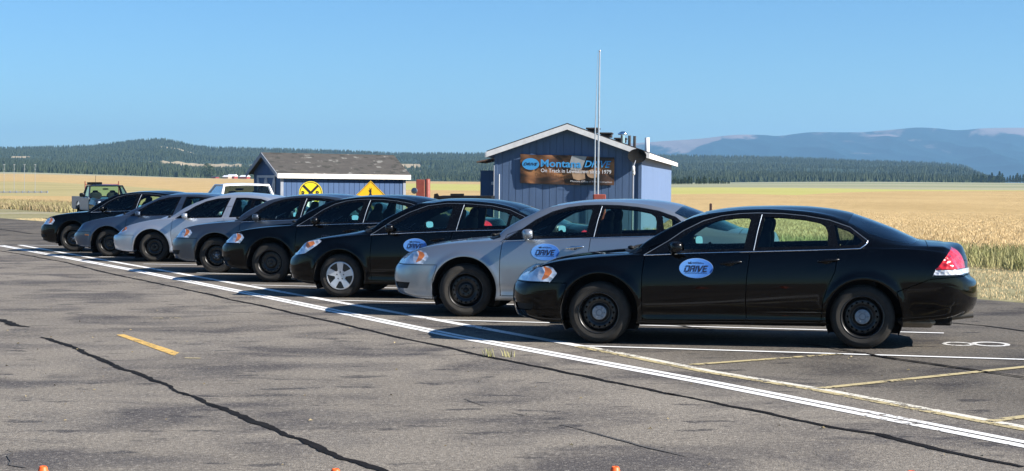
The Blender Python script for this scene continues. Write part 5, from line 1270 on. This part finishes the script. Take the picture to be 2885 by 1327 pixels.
b = MB(); b.tube([(-.12, 0, .3), (-.125, 0, 3.2), (-.10, 0, 4.3), (-.085, 0, 5.25)], [.02, .018, .006, .004], 8); b.build('side_pole', M['galv'], fl)
b = MB(); b.ellipsoid((-.03, 0, 5.31), (.03, .03, .03)); b.build('finial', M['galv'], fl)
b = MB(); b.box((-.16, -.17, 0), (.18, .17, 1.375), .02); o = b.build('base_box', M['rust'], fl)
for i, u in enumerate((10*1.12, 39.5, 68.5, 98.5)):
    p = at(u, 510, 204); m_ = empty('light_mast', (p.x, 204, float(theight(p.x, 204))), 0); m_.rotation_euler = (0, R(.5), 0)
    tag(m_, ['slim grey mast at the left picture edge, first of four', 'slim grey mast, second from the left in the row in the field', 'slim grey mast, third from the left in the row in the field', 'slim grey mast nearest the end of its rail, rightmost of the four'][i], 'mast', 'slim masts in a row in the field')
    b = MB(); b.tube([(0, 0, 0), (0, 0, 3.5)], .024, 6); b.build('pole', M['galv'], m_)
    b = MB(); b.box((-.11, -.05, 3.40), (.11, .05, 3.5), .02); b.box((-.08, -.05, 2.85), (.08, .05, 2.92), .02); b.build('lamp_head', M['galv'], m_)
b = MB(); p, q = at(-60, 510, 203), at(133, 510, 203)
b.box((p.x, 203, .34), (q.x, 203.12, .46)); b.box((p.x, 203, .0), (q.x, 203.1, .10))
for k in range(12): x = p.x+(q.x-p.x)*k/11; b.box((x-.05, 202.95, 0), (x+.05, 203.15, .56))
tag(b.build('rail', M['grey_trim']), 'low grey rail running along the foot of the slim masts in the field', 'rail')
# flatbed trailer edge left of the cabin
p = at(1221, 550, 49); q = at(1386, 550, 49); tr = empty('flatbed_trailer', (p.x, 49, 0), R(-3)); tag(tr, 'low black flatbed trailer parked between the red posts and the gabled cabin', 'trailer'); L = q.x-p.x
b = MB(); b.box((.12, 0, 1.18), (L, 1.9, 1.30), .01); b.box((.5, -.01, 1.30), (.9, .04, 1.37)); b.prism([(0, 0, 1.14), (.25, 0, 1.14), (.12, 0, 1.38), (.02, 0, 1.36)], (0, .08, 0)); b.build('deck', M['plastic'], tr)
for x in (.6, 1.3):
    for y in (.02, 1.9): b = MB(); b.lathe([(.12, -.1), (.36, -.1), (.38, 0), (.36, .1), (.12, .1)], 24, 'y', (x, y, .38)); b.build('wheel', M['rubber'], tr)
# traffic cones cut off by the bottom of the picture
M['cone'] = simple('cone_orange', (.80, .12, .02), .5, var=.08)
for i, (u, v, lb) in enumerate(((121, 1313, 'orange traffic cone at the bottom left corner of the picture'), (945, 1320, 'orange traffic cone tip at the bottom edge, below the long tarred crack'), (1733, 1314, 'orange traffic cone at the bottom edge, below the middle of the lane'), (2568, 1326.5, 'orange traffic cone at the bottom right, barely showing'))):
    h = .30; q = gnd(u, v, h); t = empty('traffic_cone', (q.x, q.y, 0), .3*i); tag(t, lb, 'traffic cone', 'orange traffic cones')
    b = MB(); b.lathe([(.088, .02), (.021, h-.006), (.016, h), (.009, h-.002), (.008, .2)], 24); b.build('cone_body', M['cone'], t)
    b = MB(); b.box((-.11, -.11, 0), (.11, .11, .022), .008); b.build('base', M['cone'], t)

# ------------------------------------------------------------------ pickups
def pickup(name, x, y, deg, pm, dims, label, rack=False, scale=(1, 1, 1), old=True):
    """front at x=0, local +x to the rear, width along y"""
    t = empty(name, (x, y, 0), R(deg)); t.scale = scale; tag(t, label, 'pickup'); Wd = .84; p = M[pm]
    hz, bz, rz2 = dims
    b = MB(); xs = [(0, .50, .72), (.12, .46, hz-.16), (.45, .44, hz-.06), (1.25, .42, hz)]
    vs = []
    for (xx, z0, z1_) in xs:
        for (yy, zz) in ((-Wd, z0), (-Wd-.02, (z0+z1_)/2), (-Wd+.03, z1_-.05), (-Wd+.16, z1_), (0, z1_+.02), (Wd-.16, z1_), (Wd-.03, z1_-.05), (Wd+.02, (z0+z1_)/2), (Wd, z0)): vs.append((xx, yy, zz))
    b.add(vs, [(i*9+k, i*9+k+1, (i+1)*9+k+1, (i+1)*9+k) for i in range(3) for k in range(8)], False); b.add(vs[:9], [tuple(range(9))])
    b.build('hood', M['dark_body'] if old else p, t)
    b = MB(); b.box((-.04, -Wd+.18, .62), (.02, Wd-.18, .86), .02); b.build('grille', M['trim'], t)
    for s in (-1, 1):
        b = MB(); b.box((-.05, s*(Wd-.20)-.13, .64), (.03, s*(Wd-.20)+.13, .84), .03); b.build('headlight', M['headlight'], t)
        b = MB(); b.box((1.25, s*Wd-.03, .42), (2.35, s*Wd+.03, bz), .03); o = b.build('door', p, t)
        b = MB(); b.box((2.05, s*(Wd+.035)-.012, bz-.14), (2.2, s*(Wd+.035)+.012, bz-.10), .01); b.build('handle', M['chrome'], o)
        b = MB(); b.ellipsoid((1.62, s*(Wd+.20), bz+.10), (.06, .11, .09), 3); b.tube([(1.55, s*Wd, bz), (1.6, s*(Wd+.15), bz+.07)], .02, 6); b.build('mirror', M['trim'], t)
        n = 14; ax = 3.35; pts = [(2.38, s*Wd, .44), (ax-.42, s*Wd, .44)]+[(ax+.42*math.cos(math.pi-math.pi*k/n), s*Wd, .44+.40*math.sin(math.pi*k/n)) for k in range(1, n)]+[(ax+.42, s*Wd, .44), (4.5, s*Wd, .50), (4.5, s*Wd, bz+.02), (2.38, s*Wd, bz+.02)]
        b = MB(); b.prism(pts, (0, -s*.06, 0)); b.build('bed_side', p, t)
        b = MB(); b.box((4.47, s*(Wd-.09)-.05, .62), (4.53, s*(Wd-.09)+.05, .86), .01); b.build('taillight', M['red'], t)
    b = MB(); b.box((4.46, -Wd+.14, .52), (4.51, Wd-.14, bz+.02), .02); b.build('tailgate', p, t)
    b = MB(); b.box((2.38, -Wd+.06, .55), (4.46, Wd-.06, .62)); b.box((2.36, -Wd+.02, .5), (2.40, Wd-.02, bz+.02)); b.build('bed_floor', M['plastic'], t)
    b = MB(); b.box((.2, -.5, .3), (4.4, .5, .45)); b.box((1.25, -Wd+.05, .38), (2.36, Wd-.05, .46)); b.build('chassis', M['under'], t)
    b = MB(); b.box((-.1, -Wd, .42), (0, Wd, .58), .03); b.build('front_bumper', M['chrome'], t); b = MB(); b.box((4.52, -Wd+.04, .44), (4.62, Wd-.04, .58), .03); b.build('rear_bumper', M['chrome'], t)
    # cab: pillars, roof, glass
    Wr = Wd-.16; zr = rz2; A0, A1, B0, B1 = 1.28, 1.75, 2.36, 2.27
    P = {}
    for s in (-1, 1): P[s] = [(A0, s*(Wd-.02), bz), (A1, s*Wr, zr-.05), (B1, s*Wr, zr-.05), (B0, s*(Wd-.02), bz)]
    b = MB()
    for s in (-1, 1):
        a = P[s]; b.tube([a[0], a[1]], .035, 6); b.tube([a[1], a[2]], .035, 6); b.tube([a[2], a[3]], [.04, .06], 6)
    b.tube([P[-1][1], P[1][1]], .035, 6); b.tube([P[-1][2], P[1][2]], .035, 6); b.tube([P[-1][3], P[1][3]], .04, 6); b.build('cab_frame', M['dark_body'] if old else p, t)
    b = MB(); vs = []
    for xx, dz in ((A1-.06, -.035), (A1+.12, .02), ((A1+B1)/2, .035), (B1-.08, .02), (B1+.04, -.035)):
        for yy, ez in ((-Wr-.03, -.03), (-Wr*.7, .0), (0, .015), (Wr*.7, .0), (Wr+.03, -.03)): vs.append((xx, yy, zr-.03+dz+ez))
    b.add(vs, [(i*5+k, i*5+k+1, (i+1)*5+k+1, (i+1)*5+k) for i in range(4) for k in range(4)], True); b.build('roof', M['dark_body'] if old else p, t)
    g = M['glass']
    q = lambda a, c, e, d: MB().add([a, c, e, d], [(0, 1, 2, 3)])
    q(P[-1][0], P[1][0], P[1][1], P[-1][1]).build('windshield', g, t); q(P[-1][3], P[1][3], P[1][2], P[-1][2]).build('rear_window', M['glass' if old else 'glass_dark'], t)
    for s in (-1, 1): q(*P[s]).build('side_window', g if old else M['glass_dark'], t)
    b = MB(); b.ellipsoid((1.85, 0, zr-.19), (.02, .13, .035), 3); b.build('rear_view_mirror', M['plastic'], t)
    for s in (-1, 1):
        b = MB(); b.ellipsoid((2.1, s*.36, bz-.05), (.10, .27, .28), 3); b.ellipsoid((2.15, s*.36, bz+.22), (.05, .12, .08), 3); b.build('seat', M['seat'], t)
    b = MB(); b.box((1.3, -Wd+.1, bz-.25), (1.6, Wd-.1, bz), .06); b.build('dashboard', M['interior'], t)
    for xx in (.72, 3.35):
        for s in (-1, 1): add_wheel(t, xx, s*(Wd-.13), 'nuts', 0, .34)
    if rack:
        b = MB()
        for s in (-1, 1): b.tube([(2.5, s*(Wr+.03), bz-.05), (2.5, s*(Wr+.03), zr+.16)], .02, 6)
        b.tube([(2.5, -Wr-.03, zr+.015), (2.5, Wr+.03, zr+.015)], .022, 6); b.tube([(2.5, -Wr-.03, .95), (2.5, Wr+.03, .95)], .022, 6); b.build('ladder_rack', M['rust'], t)
        b = MB(); b.box((2.46, .0, zr+.0), (2.56, .62, zr+.12), .01); b.build('light_bar', M['trim'], t)
        b = MB(); b.tube([(2.5, .28, zr+.02), (2.5, .26, zr+.42)], .008, 6); b.build('antenna', M['trim'], t)
    return t
# the old one faces the camera from the left end of the row; the white one is seen from behind
p = at(328, 600, 74); pickup('pickup_truck', p.x, 74, 118, 'dull_silver_paint', (1.0, 1.02, 1.57), 'old weathered silver pickup with a ladder rack, facing the camera at the far left', True, (1.0, 1.08, 1.0))
p = at(696, 600, 54); pickup('pickup_truck', p.x-1.73, 57, 300, 'white_paint', (1.05, 1.12, 1.66), 'white pickup cab seen over the car roofs in front of the shed', False, (1.5, 1.12, 1.0), False)
# ------------------------------------------------------------------ air
b = MB(); b.box((-12000, -60, -40), (12000, 18000, 560)); hz_ = b.build('haze', None)
hm = bpy.data.materials.new('haze'); hm.use_nodes = True; tn = hm.node_tree; tn.nodes.clear()
o_ = tn.nodes.new('ShaderNodeOutputMaterial'); pv = tn.nodes.new('ShaderNodeVolumePrincipled'); pv.inputs['Color'].default_value = (.36, .67, 1.0, 1); pv.inputs['Density'].default_value = HAZE; pv.inputs['Anisotropy'].default_value = .2
tn.links.new(pv.outputs[0], o_.inputs['Volume']); setmat(hz_, hm); tag(hz_, kind='stuff')
